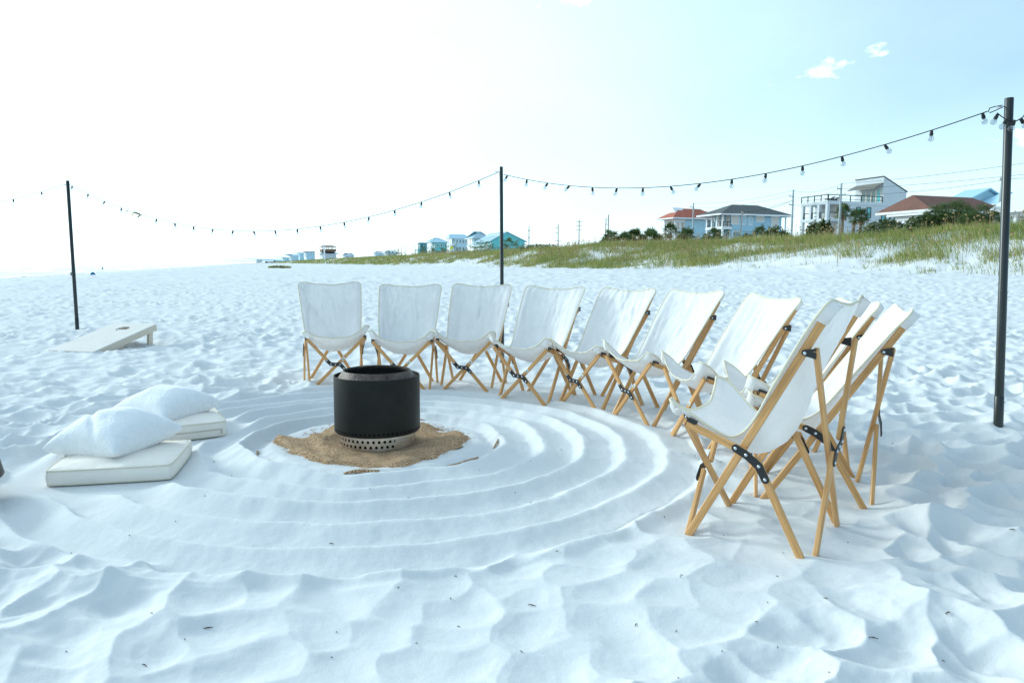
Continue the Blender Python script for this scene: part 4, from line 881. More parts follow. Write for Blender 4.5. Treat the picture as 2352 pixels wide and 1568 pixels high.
class House:
    # local axes: x inland (sea front is x = 0), y along the beach away from the camera (near wall is y = 0)
    def __init__(s, name, label, cat, pl, pc, pr, Yc, z0=None):
        kl, kc, kr = [kx(p) for p in (pl, pc, pr)]
        X = kc * Yc; s.L = (kc - kl) * Yc / (kl * UY - UX); s.Mx = (kr - kc) * Yc / (VX - kr * VY); s.Y = Yc; s.pc = pc
        s.z0 = bh(X, Yc) - .3 if z0 is None else z0
        s.t = thing(name, label, cat, (X, Yc, s.z0), math.atan2(VY, VX)); s.X = X
    def z(s, py, px=None): return zpx(px or s.pc, py, s.Y) - s.z0
    def u(s, px): k = kx(px); return (s.X / s.Y - k) * s.Y / (k * UY - UX)      # distance along the sea front
    def v(s, px): k = kx(px); return (k - s.X / s.Y) * s.Y / (VX - k * VY)      # distance along the near wall
    def box(s, name, x0, x1, y0, y1, z0, z1, m, parent=None): return obj(name, MB().box(x0, x1, y0, y1, z0, z1).mesh(name), m, parent or s.t)
    def win_n(s, x0, x1, z0, z1, y=0., glass=None, frame=None, mull=True, name='window'):   # window on a wall facing -y
        f = frame or M_trim; w = .11; d0, d1 = y - .07, y + .04
        b = MB(); b.box(x0, x1, d0, d1, z1 - w, z1).box(x0, x1, d0, d1, z0, z0 + w).box(x0, x0 + w, d0, d1, z0 + w, z1 - w).box(x1 - w, x1, d0, d1, z0 + w, z1 - w)
        if mull: b.box(x0 + w, x1 - w, d0 + .01, d1, (z0 + z1) / 2 - .03, (z0 + z1) / 2 + .03)
        o = obj(name, b.mesh(name), f, s.t); obj('pane', MB().box(x0 + w, x1 - w, y - .03, y - .005, z0 + w, z1 - w).mesh('pane'), glass or M_glz, o); return o
    def win_s(s, y0, y1, z0, z1, x=0., glass=None, frame=None, mull=False, name='window'):   # window on a wall facing the sea
        f = frame or M_trim; w = .11; d0, d1 = x - .07, x + .04
        b = MB(); b.box(d0, d1, y0, y1, z1 - w, z1).box(d0, d1, y0, y1, z0, z0 + w).box(d0, d1, y0, y0 + w, z0 + w, z1 - w).box(d0, d1, y1 - w, y1, z0 + w, z1 - w)
        if mull: b.box(d0 + .01, d1, (y0 + y1) / 2 - .03, (y0 + y1) / 2 + .03, z0 + w, z1 - w)
        o = obj(name, b.mesh(name), f, s.t); obj('pane', MB().box(x - .03, x - .005, y0 + w, y1 - w, z0 + w, z1 - w).mesh('pane'), glass or M_glz, o); return o
    def hip(s, x0, x1, y0, y1, ze, zr, m, ov=.5, axis='x', ins=None, gable=0., name='roof', fascia=M_trim):
        x0 -= ov; x1 += ov; y0 -= ov; y1 += ov; cx, cy_ = (x0 + x1) / 2, (y0 + y1) / 2
        if axis == 'x': i_ = (y1 - y0) / 2 if ins is None else ins; r0, r1 = (x0 + i_, cy_, zr), (x1 - i_, cy_, zr)
        else: i_ = (x1 - x0) / 2 if ins is None else ins; r0, r1 = (cx, y0 + i_, zr), (cx, y1 - i_, zr)
        e = [(x0, y0, ze), (x1, y0, ze), (x1, y1, ze), (x0, y1, ze)]; V = e + [r0, r1]
        Fc = [(0, 1, 5, 4), (1, 2, 5), (2, 3, 4, 5), (3, 0, 4)] if axis == 'x' else [(0, 1, 4), (1, 2, 5, 4), (2, 3, 5), (3, 0, 4, 5)]
        o = obj(name, MB().add(V, Fc + [(3, 2, 1, 0)]).mesh(name), m, s.t)
        b = MB().box(x0, x1, y0, y0 + .06, ze - .28, ze - .003).box(x0, x1, y1 - .06, y1, ze - .28, ze - .003).box(x0, x0 + .06, y0 + .06, y1 - .06, ze - .28, ze - .003).box(x1 - .06, x1, y0 + .06, y1 - .06, ze - .28, ze - .003)
        obj('fascia', b.mesh('fascia'), fascia, o); return o
    def rail_s(s, x, y0, y1, z, h=1.05, m=None, step=1.6, mid=1, name='railing'):
        b = MB(); b.box(x - .05, x + .05, y0, y1, z + h - .12, z + h)
        for k in range(mid): zz = z + h * (k + .6) / (mid + .6) * .8; b.box(x - .02, x + .02, y0, y1, zz - .03, zz + .03)
        n = max(1, round((y1 - y0) / step))
        o = obj(name, b.mesh(name), m or M_rail, s.t)
        for k in range(n + 1): y = y0 + (y1 - y0) * k / n; obj('baluster', MB().box(x - .055, x + .055, y - .055, y + .055, z, z + h - .122).mesh('baluster'), m or M_rail, o)
        return o
    def rail_n(s, y, x0, x1, z, h=1.05, m=None, step=1.6, mid=1, name='railing'):
        b = MB(); b.box(x0, x1, y - .05, y + .05, z + h - .12, z + h)
        for k in range(mid): zz = z + h * (k + .6) / (mid + .6) * .8; b.box(x0, x1, y - .02, y + .02, zz - .03, zz + .03)
        n = max(1, round((x1 - x0) / step))
        o = obj(name, b.mesh(name), m or M_rail, s.t)
        for k in range(n + 1): x = x0 + (x1 - x0) * k / n; obj('baluster', MB().box(x - .055, x + .055, y - .055, y + .055, z, z + h - .122).mesh('baluster'), m or M_rail, o)
        return o
# --- white three-storey house with roof deck
def modern():
    h = House('beach_house', 'white boxy three-storey house with a railed roof deck and slanted top floor', 'house', 1838, 1898, 2077, 112)
    L, M_, t = h.L, h.Mx, h.t; zd = h.z(459); zs = h.z(500); x1 = h.v(1930); xp = h.v(2024); zt = h.z(415, 2024) + 1.0; zb = -.5
    px_ = 2.6                                             # porch depth behind the columns
    h.box('wall', px_, M_, 0.002, L, zb, zd - .62, M_wh); h.box('wall', x1 + .9, M_, -.001, .002, zb, zd - .62, M_wh)
    h.box('roof_deck', -.05, M_, -.05, L + .05, zd - .60, zd - .1, M_wh)
    h.box('balcony_floor', -.05, px_ - .002, -.05, L + .05, zs - .45, zs - .05, M_wh)
    h.box('ground_floor', -.05, px_ - .002, -.05, L + .05, zs - 3.35, zs - 3.0, M_wh)
    for k in range(4):
        y = .22 + (L - .44) * k / 3
        for z0, z1 in ((zb, zs - .452), (zs - .048, zd - .602)): h.box('column', 0, .44, y - .22, y + .22, z0, z1, M_wh)
    for z0, z1 in ((zb, zs - .452), (zs - .048, zd - .602)): h.box('column', px_ - .4, px_ - .003, 0, .3, z0, z1, M_wh)
    for k in range(3):
        ya, yb = .22 + (L - .44) * k / 3 + .35, .22 + (L - .44) * (k + 1) / 3 - .35
        h.win_s(ya, yb, zs, zs + 2.15, px_, M_glw, M_cream, True, 'french_door'); h.win_s(ya, yb, zs - 2.95, zs - .75, px_, M_glw, M_cream, True, 'french_door')
        h.rail_s(.2, ya - .12, yb + .12, zs - .04, .95, step=1.2)
    h.rail_n(.1, .5, px_ - .45, zs - .04, .95, step=1.2)
    h.rail_s(0, 0, L, zd - .1, .95, step=1.6); h.rail_n(0, .1, xp - .1, zd - .1, .95, step=1.9)
    # top floor with mono-pitch roof
    zr2 = h.z(440, 2077) + .4
    h.t  # top floor
    b = MB(); zl = zd - .1
    b.prism([(xp, .003, zl), (M_, .003, zl), (M_, .003, zr2), (xp, .003, zt)], (0, L - .006, 0)); obj('top_floor', b.mesh('top_floor'), M_wh, t)
    obj('roof', MB().prism([(xp - .12, -.10, zt - .003), (M_ + .12, -.10, zr2 - .003), (M_ + .12, -.10, zr2 + .13), (xp - .12, -.10, zt + .13)], (0, L + .2, 0)).mesh('roof'), M_dkf, t)
    obj('awning', MB().prism([(xp - 1.7, .05, zl + 2.15), (xp, .05, zl + 2.95), (xp, .05, zl + 3.08), (xp - 1.7, .05, zl + 2.28)], (0, L - .1, 0)).mesh('awning'), mat('bronze_awning', (.16, .15, .12), .5), t)
    for k in range(4): h.win_s(.35 + k * 1.0, 1.32 + k * 1.0, zl + .05, zl + 2.1, xp, M_glz if k != 0 else M_glt, M_cream, False, 'sliding_door')
    for p in (1936, 1969, 1993, 2027, 2056): v_ = h.v(p); h.win_n(v_ - .42, v_ + .42, zs - .3 if p > 2020 else zs + .1, zs + 1.45 if p > 2020 else zs + 1.75, -.001, M_glt, M_dkf)
    for p in (1930, 1975, 1998): v_ = h.v(p); h.win_n(v_ - .5, v_ + .5, zs - 2.6, zs - 1.4, -.001, M_glz, M_trim)
    # loungers and table on the deck
    f = MB(); f.box(-.9, .9, -.3, .3, .28, .38).box(-.9, -.2, -.3, .3, .38, .45).prism([(.3, -.3, .38), (.95, -.3, .75), (.95, -.3, .82), (.3, -.3, .46)], (0, .6, 0))
    for xx in (-.8, .8):
        for yy in (-.25, .25): f.box(xx - .03, xx + .03, yy - .03, yy + .03, 0, .28)
    me_ = f.mesh('lounger'); 
    for px2, dd in ((1915, 1.6), (1931, 2.2)):
        o = obj('deck_lounger', me_, M_dkf, None); pt = h.t.matrix_world if False else None
        lx, ly = h.v(px2) + .5, dd; th_ = math.atan2(VY, VX)
        o.location = (h.X + lx * math.cos(th_) - ly * math.sin(th_), h.Y + lx * math.sin(th_) + ly * math.cos(th_), h.z0 + zd - .099); o.rotation_euler = (0, 0, th_ + .2)
        tag(o, 'dark lounger on the roof deck of the white house, ' + ('nearer its front corner' if px2 < 1920 else 'nearer its top floor'), 'lounger', 'loungers on the roof deck')
modern()
# --- house with charcoal hip roof
def charcoal():
    h = House('beach_house', 'two-storey pale blue house with charcoal hip roof and wrap-around upper balcony', 'house', 1621, 1659, 1794, 136)
    L, M_ = h.L, h.Mx; ze = h.z(491); zr = h.z(470, 1720) + .3; zf = h.z(519); px_ = h.v(1680); zb = -.5
    h.box('wall', px_, M_, 0, L, zb, ze - .3, M_ltb); h.box('balcony_floor', -.1, px_ - .003, -.1, L, zf - .55, zf - .1, M_trim)
    for k in range(4):
        y = .15 + (L - .3) * k / 3
        h.box('column', 0, .28, y - .14, y + .14, zf - .098, ze - .3, M_trim); h.box('column', 0, .28, y - .14, y + .14, zb, zf - .552, M_trim)
    for k in range(3):
        a, b = .3 + (L - .6) * k / 3, .3 + (L - .6) * (k + 1) / 3; h.win_s(a + .3, b - .2, zf, zf + 2.3, px_, M_glw, M_trim, True, 'french_door'); h.win_s(a + .2, b - .2, zf - 3.2, zf - .9, px_, M_glz, M_trim, True, 'french_door')
    h.rail_s(.1, 0.05, L - .1, zf - .1, 1.0, M_dkf, .9, 1); h.rail_n(.05, .2, px_ - .05, zf - .1, 1.0, M_dkf, .9, 1)
    for p, w, a, b in ((1694, .85, .3, 2.0), (1714, .5, .3, 2.0), (1729, .45, .2, 1.9), (1751, .9, .9, 2.0), (1795 - 10, .85, .1, 2.0)): v_ = h.v(p) - .6; h.win_n(v_ - w, v_ + w, zf + a, zf + b, 0, M_glw if w > .5 else M_pale, M_trim, False)
    for p in (1713, 1733, 1750): v_ = h.v(p); h.win_n(v_ - .4, v_ + .4, zf - 2.3, zf - 1.2, 0, M_glz, M_dkf, False)
    for p in (1692,): v_ = h.v(p); h.win_n(v_ - .9, v_ + .9, zf - 3.0, zf - .9, 0, M_glz, M_trim)
    for k in range(3): obj('awning', MB().prism([(px_ - .02, .5 + k * (L - 1) / 3, zf - .75), (px_ - 1.3, .5 + k * (L - 1) / 3, zf - 1.2), (px_ - 1.3, .5 + k * (L - 1) / 3, zf - 1.28), (px_ - .02, .5 + k * (L - 1) / 3, zf - .83)], (0, (L - 1) / 3 - .2, 0)).mesh('awning'), mat('sage_awning', (.28, .40, .33), .8), h.t)
    h.hip(-.4, M_ + .6, -.4, L + .2, ze, zr, M_shing, 1.0, 'x', ins=(L + 3) * .62)
    h.box('porch_post', M_ + 1.0, M_ + 1.2, .1, .3, zb, ze - .3, M_trim)
charcoal()
# --- red metal roof with arches
def redroof():
    h = House('beach_house', 'pale house with red seamed metal roof and arched upper loggia', 'house', 1525, 1550, 1640, 152)
    L, M_, t = h.L, h.Mx, h.t; ze = h.z(500); zr = h.z(481, 1580) + .4; zf = h.z(525); zb = -.5; dp = h.v(1572)
    h.box('wall', dp, M_, 0, L, zb, ze - .3, M_pale); h.box('loggia_floor', -.1, dp - .003, -.1, L, zf - .6, zf - .15, M_trim)
    def arches(name, along, n, length, thick):
        # wall strip with n round-headed openings, built in (a, z), extruded by thickness
        b = MB(); zt, z0 = ze - .3, zf - .148; w = length / n; ow = w * .60; zs_ = z0 + (zt - z0) * .58; r = ow / 2
        def P(a, d, z): return (d, a, z) if along == 'y' else (a, d, z)
        for k in range(n):
            c = w * (k + .5)
            for (a0, a1) in ((w * k, c - r), (c + r, w * (k + 1))):
                poly = [(a0, z0), (a1, z0), (a1, zt), (a0, zt)]; b.prism([P(a, 0, z) for a, z in poly], P(0, thick, 0))
            arc = [(c - r * math.cos(math.pi * q / 10), zs_ + r * math.sin(math.pi * q / 10)) for q in range(11)]
            for q in range(10): b.prism([P(*p_) for p_ in ((arc[q][0], 0, arc[q][1]), (arc[q + 1][0], 0, arc[q + 1][1]), (arc[q + 1][0], 0, zt), (arc[q][0], 0, zt))], P(0, thick, 0))
        return obj(name, b.mesh(name), M_trim, t)
    arches('arcade', 'y', 3, L, .3)
    o2 = arches('arcade', 'x', 2, dp - .31, .3); o2.location = (.305, 0, 0)
    for k in range(4): y = .15 + (L - .3) * k / 3; h.box('column', 0, .3, y - .15, y + .15, zb, zf - .602, M_trim)
    for k in range(3): y = L * (k + .5) / 3; h.win_s(y - .8, y + .8, zf, zf + 2.1, dp, M_glw, M_cream, True, 'french_door'); h.win_s(y - .8, y + .8, zf - 3, zf - .8, dp, M_glz, M_trim, True, 'french_door')
    h.rail_s(.12, .1, L - .1, zf - .15, .95, M_dkf, .8); h.win_n(M_ - 1.9, M_ - 1.2, zf + .2, zf + 2, 0, M_glz, M_dkf)
    r = h.hip(-.3, M_ + .3, -.3, L + .3, ze, zr, M_red, .9, 'x', ins=(L + 2.4) * .5)
    g_ = (L + 2.4) * .30; cy_ = L / 2
    obj('gablet', MB().prism([(.55, cy_ - 1.3, ze + (zr - ze) * .55), (.55, cy_ + 1.3, ze + (zr - ze) * .55), (.55, cy_, zr + .15)], (2.2, 0, 0)).mesh('gablet'), M_trim, r)
    obj('chimney', MB().tube([(M_ * .55, cy_ - .8, zr - .6), (M_ * .55, cy_ - .8, zr + .5)], .12, 8).mesh('chimney'), M_trim, r)
redroof()
# --- low open pavilion beside the charcoal house
def pavilion():
    h = House('beach_pavilion', 'low flat-roofed white pavilion with open sides between two houses', 'pavilion', 1722, 1768, 1800, 104)
    ze = h.z(541); h.box('roof', -.4, h.Mx + .4, -.4, h.L + .4, ze - .3, ze, M_trim)
    for k in range(4): y = .15 + (h.L - .3) * k / 3; h.box('post', 0, .25, y - .12, y + .12, -.5, ze - .302, M_trim)
    h.box('back_wall', 2.4, h.Mx, 0, h.L, -.5, ze - .302, M_brownw); h.box('low_wall', .3, .42, .3, h.L - .3, -.5, ze - 1.5, M_pale)
    for k in range(3): y = h.L * (k + .5) / 3; h.win_s(y - .8, y + .8, ze - 1.4, ze - .45, 2.4, M_glw, M_cream)
pavilion()
# --- brown tile roof house
def brown():
    h = House('beach_house', 'low cream house with brown tiled hip roofs behind the hedge', 'house', 2056, 2120, 2262, 84)
    L, M_ = h.L, h.Mx; ze = h.z(488); zr = h.z(454, 2126) + .1; zr2 = h.z(449, 2167) + .25; zb = -.5; w1 = h.v(2172)
    h.box('wall', 2.2, M_, .05, L, zb, ze - .3, M_cream); h.box('beam', -.1, 2.19, -.05, L, ze - .75, ze - .302, M_trim)
    for k in range(5): y = .2 + (L - .4) * k / 4; h.box('column', 0, .35, y - .17, y + .17, zb, ze - .752, M_trim)
    h.box('column', 1.9, 2.19, 0, .3, zb, ze - .752, M_trim)
    for k in range(4): y = .2 + (L - .4) * (k + .5) / 4; h.win_s(y - .9, y + .9, ze - 3.2, ze - .9, 2.2, M_glw, M_trim, True, 'french_door')
    h.hip(0, w1, 0, L, ze, zr, M_tile, .7, 'x', ins=L * .44); h.hip(w1 - 3.4, M_ + 1, -.9, L + 1.5, ze + .28, zr2, M_tile, .8, 'x', ins=L * .36)
brown()
# --- white house with silver metal roof at the right edge
def silver():
    h = House('beach_house', 'white house with a silver metal roof, cut by the right frame edge', 'house', 2296, 2362, 2560, 72)
    L, M_ = h.L, h.Mx; ze = h.z(479, 2362); zr = h.z(452, 2362) + 1.6; zb = -.5
    h.box('wall', 1.6, M_, 0, L, zb, ze - .3, M_wh); h.box('porch_floor', 0, 1.59, 0, L, zb, .2, M_trim); h.box('beam', 0, 1.59, 0, L, ze - .62, ze - .302, M_trim)
    for k in range(3): y = .2 + (L - .4) * k / 2; h.box('column', 0, .3, y - .15, y + .15, .202, ze - .622, M_trim)
    for k in range(2): y = L * (k + .5) / 2; h.win_s(y - .9, y + .5, ze - 2.6, ze - .8, 1.6, M_glz, M_trim, True)
    h.rail_s(.15, .3, L - .3, .2, 1.0, M_dkf, 2, 2); h.win_n(3, 4.6, ze - 2.6, ze - .9, 0, M_glz, M_trim)
    h.hip(0, M_, 0, L, ze, zr, M_wroof, .8, 'x', ins=L * .75)
silver()
# --- pale blue metal roofed house behind
def bluemetal():
    h = House('beach_house', 'tall house with pale blue metal gables behind the brown tiled roof', 'house', 2178, 2222, 2300, 128)
    L, M_ = h.L, h.Mx; ze = h.z(458, 2222); zr = h.z(430, 2260); zb = -.5
    h.box('wall', 0, M_, 0, L, zb, ze - .01, M_wh)
    obj('roof', MB().prism([(-.8, -.6, ze), (M_ * .5, -.6, zr), (M_ + .8, -.6, ze), (M_ + .8, -.6, ze - .15), (M_ * .5, -.6, zr - .25), (-.8, -.6, ze - .15)], (0, L + 1.2, 0)).mesh('roof'), M_mroof, h.t)
    obj('gable', MB().prism([(0, .0, ze), (M_ * .5, .0, zr - .3), (M_, .0, ze)], (0, .1, 0)).mesh('gable'), M_pale, h.t)
    h.hip(M_ * .3, M_ + 7, -5.5, -.02, ze - .9, ze + 1.2, M_mroof, .6, 'x', ins=2.6, name='lower_roof'); h.box('annex', M_ * .3 + .3, M_ + 6.7, -5.2, -.03, zb, ze - 1.2, M_wh)
    for k in range(2): y = L * (k + .5) / 2; h.win_s(y - .6, y + .6, ze - 2, ze - .6, 0, M_glz, M_trim)
bluemetal()
# --- blue and teal group left of the middle pole
def simple(label, pl, pc, pr, Y, ye, yr, wall, roof, axis='x', balc=True, gable=False, storeys=2, rowwin=0, name='beach_house', ins=None, wins=3, front=None):
    h = House(name, label, 'house', pl, pc, pr, Y); L, M_ = h.L, h.Mx; ze = h.z(ye); zr = h.z(yr); zb = -.5; dp = 2.2 if balc else 0
    h.box('wall', dp, M_, 0, L, zb, ze - .302, wall); sh_ = 2.9
    for k in range(storeys):
        zf = ze - sh_ * (k + 1)
        if balc:
            h.box('balcony_floor', 0, dp - .003, 0, L, zf - .35, zf - .02, M_trim); h.rail_s(.08, 0, L, zf - .02, 1.0, M_trim, 1.2, 2); h.rail_n(.05, .1, dp - .05, zf - .02, 1.0, M_trim, 1.0, 2)
            for q in range(3): y = .15 + (L - .3) * q / 2; h.box('column', 0, .25, y - .12, y + .12, zf - .018, ze - .302 if k == 0 else zf + sh_ - .352, M_trim)
        for q in range(2 if not rowwin else rowwin):
            n_ = 2 if not rowwin else rowwin; y = L * (q + .5) / n_; w = min(.9, L / n_ * .36); h.win_s(y - w, y + w, zf + .4, zf + 2.1, dp, M_glz, M_trim)
        for q in range(wins): x = dp + (M_ - dp) * (q + .6) / wins; h.win_n(x - .5, x + .5, zf + .6, zf + 2.0, 0, M_glz, M_trim)
    if gable:
        obj('roof', MB().prism([(-.9, -.5, ze - .4), (M_ * gable, -.5, zr), (M_ + .9, -.5, ze - .4), (M_ + .9, -.5, ze - .62), (M_ * gable, -.5, zr - .3), (-.9, -.5, ze - .62)], (0, L + 1.0, 0)).mesh('roof'), roof, h.t)
        obj('gable', MB().prism([(0, 0, ze - .3), (M_ * gable, 0, zr - .35), (M_, 0, ze - .3)], (0, .12, 0)).mesh('gable'), wall, h.t)
    else: h.hip(0, M_, 0, L, ze, zr, roof, .7, axis, ins=ins)
    return h
hT = simple('teal house with long low gable roof directly behind the middle pole', 1093, 1130, 1205, 262, 551, 531, M_teal, M_mroof2, balc=False, gable=.45, rowwin=6, wins=0)
hT.box('balcony_floor', -1.6, -.003, 0, hT.L, hT.z(551) - 3.2, hT.z(551) - 2.9, M_trim); hT.rail_s(-1.5, 0, hT.L, hT.z(551) - 2.9, 1.1, M_trim, 1.5, 3)
hT.box('clerestory', hT.Mx * .30, hT.Mx * .40, .3, hT.L - .3, hT.z(531) - 3.0, hT.z(531) - .8, M_trim)
simple('light blue house with a tall hipped blue roof, left of the teal house', 1072, 1088, 1122, 285, 546, 530, M_pale, M_mroof2, ins=5)
simple('pale blue house with a gabled roof and white side balconies', 1026, 1034, 1074, 318, 546, 537, M_pale, M_mroof, ins=1.2, wins=4)
simple('teal house with bright blue hip roof at the left end of the blue group', 980, 989, 1026, 330, 555, 545, M_teal, M_mroof, ins=5)
simple('small dark teal house beside the low palms', 959, 965, 981, 350, 557, 556, M_dteal, M_mroof2, balc=False, wins=1, storeys=1)
simple('low house with a pale roof half hidden by the dune', 1378 - 22, 1364, 1386, 200, 562, 556, M_wh, M_wroof, balc=False, wins=1, storeys=1)
simple('low blue-roofed house far along the dune', 880, 886, 911, 430, 580, 575, M_wh, M_mroof, balc=False, wins=2, storeys=1)
simple('small far house with a blue roof, left of the low blue-roofed house', 858, 862, 880, 470, 581, 577, M_pale, M_mroof2, balc=False, wins=1, storeys=1)
simple('low grey-roofed house right of the brown lookout tower', 786, 790, 812, 640, 586, 581, M_wh, M_mroof2, balc=False, wins=2, storeys=1)
# far row, left of the tower
simple('flat dark-roofed pale blue house, far left part of the row', 696, 699, 722, 980, 578, 576.5, M_pale, M_dkf, balc=True, wins=3)
simple('narrow blue-grey house beside the flat-roofed house', 684, 687, 697, 1080, 581, 579.5, M_blue, M_mroof2, balc=False, wins=1)
simple('far pale blue house with a low hip roof', 662, 665, 685, 1250, 587, 582.5, M_pale, M_mroof, balc=True, wins=2)
simple('tiny far blue house at the dune end', 648, 651, 663, 1500, 592, 589.5, M_blue, M_mroof2, balc=False, wins=1)
simple('faint far house with a wide low roof near the vanishing point', 627, 632, 647, 1900, 598.5, 593.5, M_pale, M_mroof, balc=False, wins=1)
simple('faintest far house left of the wide low roof', 607, 612, 627, 2600, 600.5, 597.5, M_wh, M_wroof, balc=False, wins=1)
def tower():
    h = House('lookout_house', 'brown open-deck lookout tower with tan hip roof far down the beach', 'house', 733, 739, 771, 800); L, M_ = h.L, h.Mx; z = [h.z(q) for q in (594, 583, 571, 567)]
    zr = h.z(561.5); h.box('lower_wall', .5, M_, 0, L, -.5, z[1], M_wh); h.hip(-1.5, M_ + 3, -1, L + 1, z[1] + .2, z[1] + 2.2, M_mroof, .8, 'x', ins=4, name='lower_roof')
    h.box('deck', 0, M_, 0, L, z[1] + 2.3, z[1] + 2.7, M_brownw)
    for k in range(4):
        for y in (.2, L - .2): h.box('post', .2 + (M_ - .4) * k / 3 - .2, .2 + (M_ - .4) * k / 3 + .2, y - .2, y + .2, z[1] + 2.7, z[3], M_brownw)
    h.box('half_wall', .5, M_ - .4, .5, L - .5, z[1] + 2.7, z[1] + 5.2, M_brownw); h.rail_n(.1, 0, M_, z[1] + 5.2, 1.2, M_brownw, 2, 2); h.hip(0, M_, 0, L, z[3] + .3, zr, M_tan, 1, 'x', ins=4)
tower()
def pier():
    h = House('pier_house', 'faint pale building on stilts at the far end of the beach', 'building', 586, 587.5, 600, 2300, z0=0); z0, z1 = h.z(602), h.z(594)
    h.box('wall', 0, h.Mx, 0, h.L, z0, z1, M_wh); h.hip(0, h.Mx, 0, h.L, z1 + .01, z1 + 1.2, M_wroof, .3, 'x', ins=1)
    for k in range(5): h.box('stilt', h.Mx * k / 4.2, h.Mx * k / 4.2 + .9, 0, .9, -1, z0, M_brownw)
pier()
# ------------------------------------------------------------------ vegetation near the houses
palm('tall palm in front of the white house corner, right of the utility pole', 1934, 100, zpx(1934, 467, 100), 1.5)
palm('thin palm left of the pair before the white house wall', 1958, 96, zpx(1958, 484, 96), 1.2, .3)
palm('rounded palm right of the pair before the white house wall', 1976, 94, zpx(1976, 478, 94), 1.35)
for i, (px, Y, py, cr) in enumerate([(1404, 158, 531, 1.7), (1416, 150, 545, 1.3), (1437, 150, 538, 1.9), (1450, 148, 545, 1.5), (1459, 150, 529, 1.7), (1478, 150, 544, 1.5), (1498, 146, 530, 2.1), (1512, 146, 542, 1.5), (1390, 150, 550, 1.3), (1540, 140, 517, 1.5), (1578, 128, 528, 1.5), (1745, 120, 522, 1.3), (1640, 128, 527, 1.2), (1648, 126, 536, 1.1)]):
    L9 = ['leftmost tall palm of the thicket left of the red-roofed house', 'short palm close behind the first of the thicket', 'broad palm in the middle of the thicket', 'low palm right of the broad middle palm', 'upright palm at the centre of the thicket', 'low palm between the upright one and the full-crowned one', 'full-crowned palm at the right of the thicket', 'small palm against the red-roofed house side', 'lowest palm at the left end of the thicket',
          'palm before the arched loggia of the red-roofed house', 'bushy palm under the red-roofed house beside a utility pole', 'palm beside the brown pavilion wall', 'palm at the left corner of the charcoal-roofed house', 'second, lower palm at the left corner of the charcoal-roofed house'][i]
    palm(L9, px, Y, zpx(px, py, Y) + cr * .25, cr * 1.35)
palmetto('dense palmetto thicket in front of the brown tiled roof, left half', 2185, 66, 2.6, (zpx(2185, 468, 66) - bh(*at(2185, 66))) * 1.12, 260, 'palmetto thickets at the right')
palmetto('dense palmetto thicket in front of the silver roof, right half', 2258, 63, 2.0, (zpx(2258, 476, 63) - bh(*at(2258, 63))) * 1.12, 190, 'palmetto thickets at the right')
palmetto('low palmetto left of the teal house gable', 1110, 215, 3.5, zpx(1110, 549, 215) - bh(*at(1110, 215)), 60); palmetto('palmetto clump right of the middle pole by the teal house', 1172, 205, 3.0, zpx(1172, 548, 205) - bh(*at(1172, 205)), 60)
for px, Y, py, rx, l in ((975, 280, 566, 5, 'dark palmetto row under the blue houses, left end'), (1000, 270, 566, 6, 'dark palmetto row under the blue houses, middle'), (1040, 260, 562, 6, 'dark palmetto row under the blue houses, right end'), (905, 330, 573, 5, 'palmetto clump beside the low blue-roofed house')):
    palmetto(l, px, Y, rx, max(2., zpx(px, py, Y) - bh(*at(px, Y))), 70, 'palmettos under the blue houses')
shrub('rounded sea grape hedge in front of the brown tiled house', 2075, 68, 3.4, zpx(2075, 530, 68) - bh(*at(2075, 68)) + .35, 2600, 11, 'hedge'); shrub('lower hedge end before the white house', 2035, 72, 2.6, 1.9, 1500, 12, 'hedge'); shrub('small hedge right of the cream columns', 2120, 66, 2.0, 2.0, 1200, 13, 'hedge')
shrub('green shrub left of the utility pole by the white house', 1873, 92, 1.5, zpx(1873, 508, 92) - bh(*at(1873, 92)), 900, 21); shrub('bushy shrub below the balconies of the white house', 1892, 90, 1.3, zpx(1892, 503, 90) - bh(*at(1892, 90)), 900, 22)
shrub('dark shrub before the pavilion front', 1717, 98, 1.7, zpx(1717, 535, 98) - bh(*at(1717, 98)), 900, 23); shrub('brown thicket against the pavilion end wall', 1780, 98, 2.6, zpx(1780, 520, 98) - bh(*at(1780, 98)), 1500, 24)
shrub('rounded green shrub below the red-roofed house', 1572, 120, 2.0, zpx(1572, 533, 120) - bh(*at(1572, 120)), 900, 25); shrub('shrub by the charcoal house porch', 1625, 120, 2.2, zpx(1625, 538, 120) - bh(*at(1625, 120)), 900, 26)
shrub('green mound on the crest right of the teal house', 1228, 150, 3.5, zpx(1228, 559, 150) - bh(*at(1228, 150)), 1200, 27); shrub('low bush on the crest near the distant utility poles', 1262, 150, 2.5, zpx(1262, 559, 150) - bh(*at(1262, 150)), 700, 28)
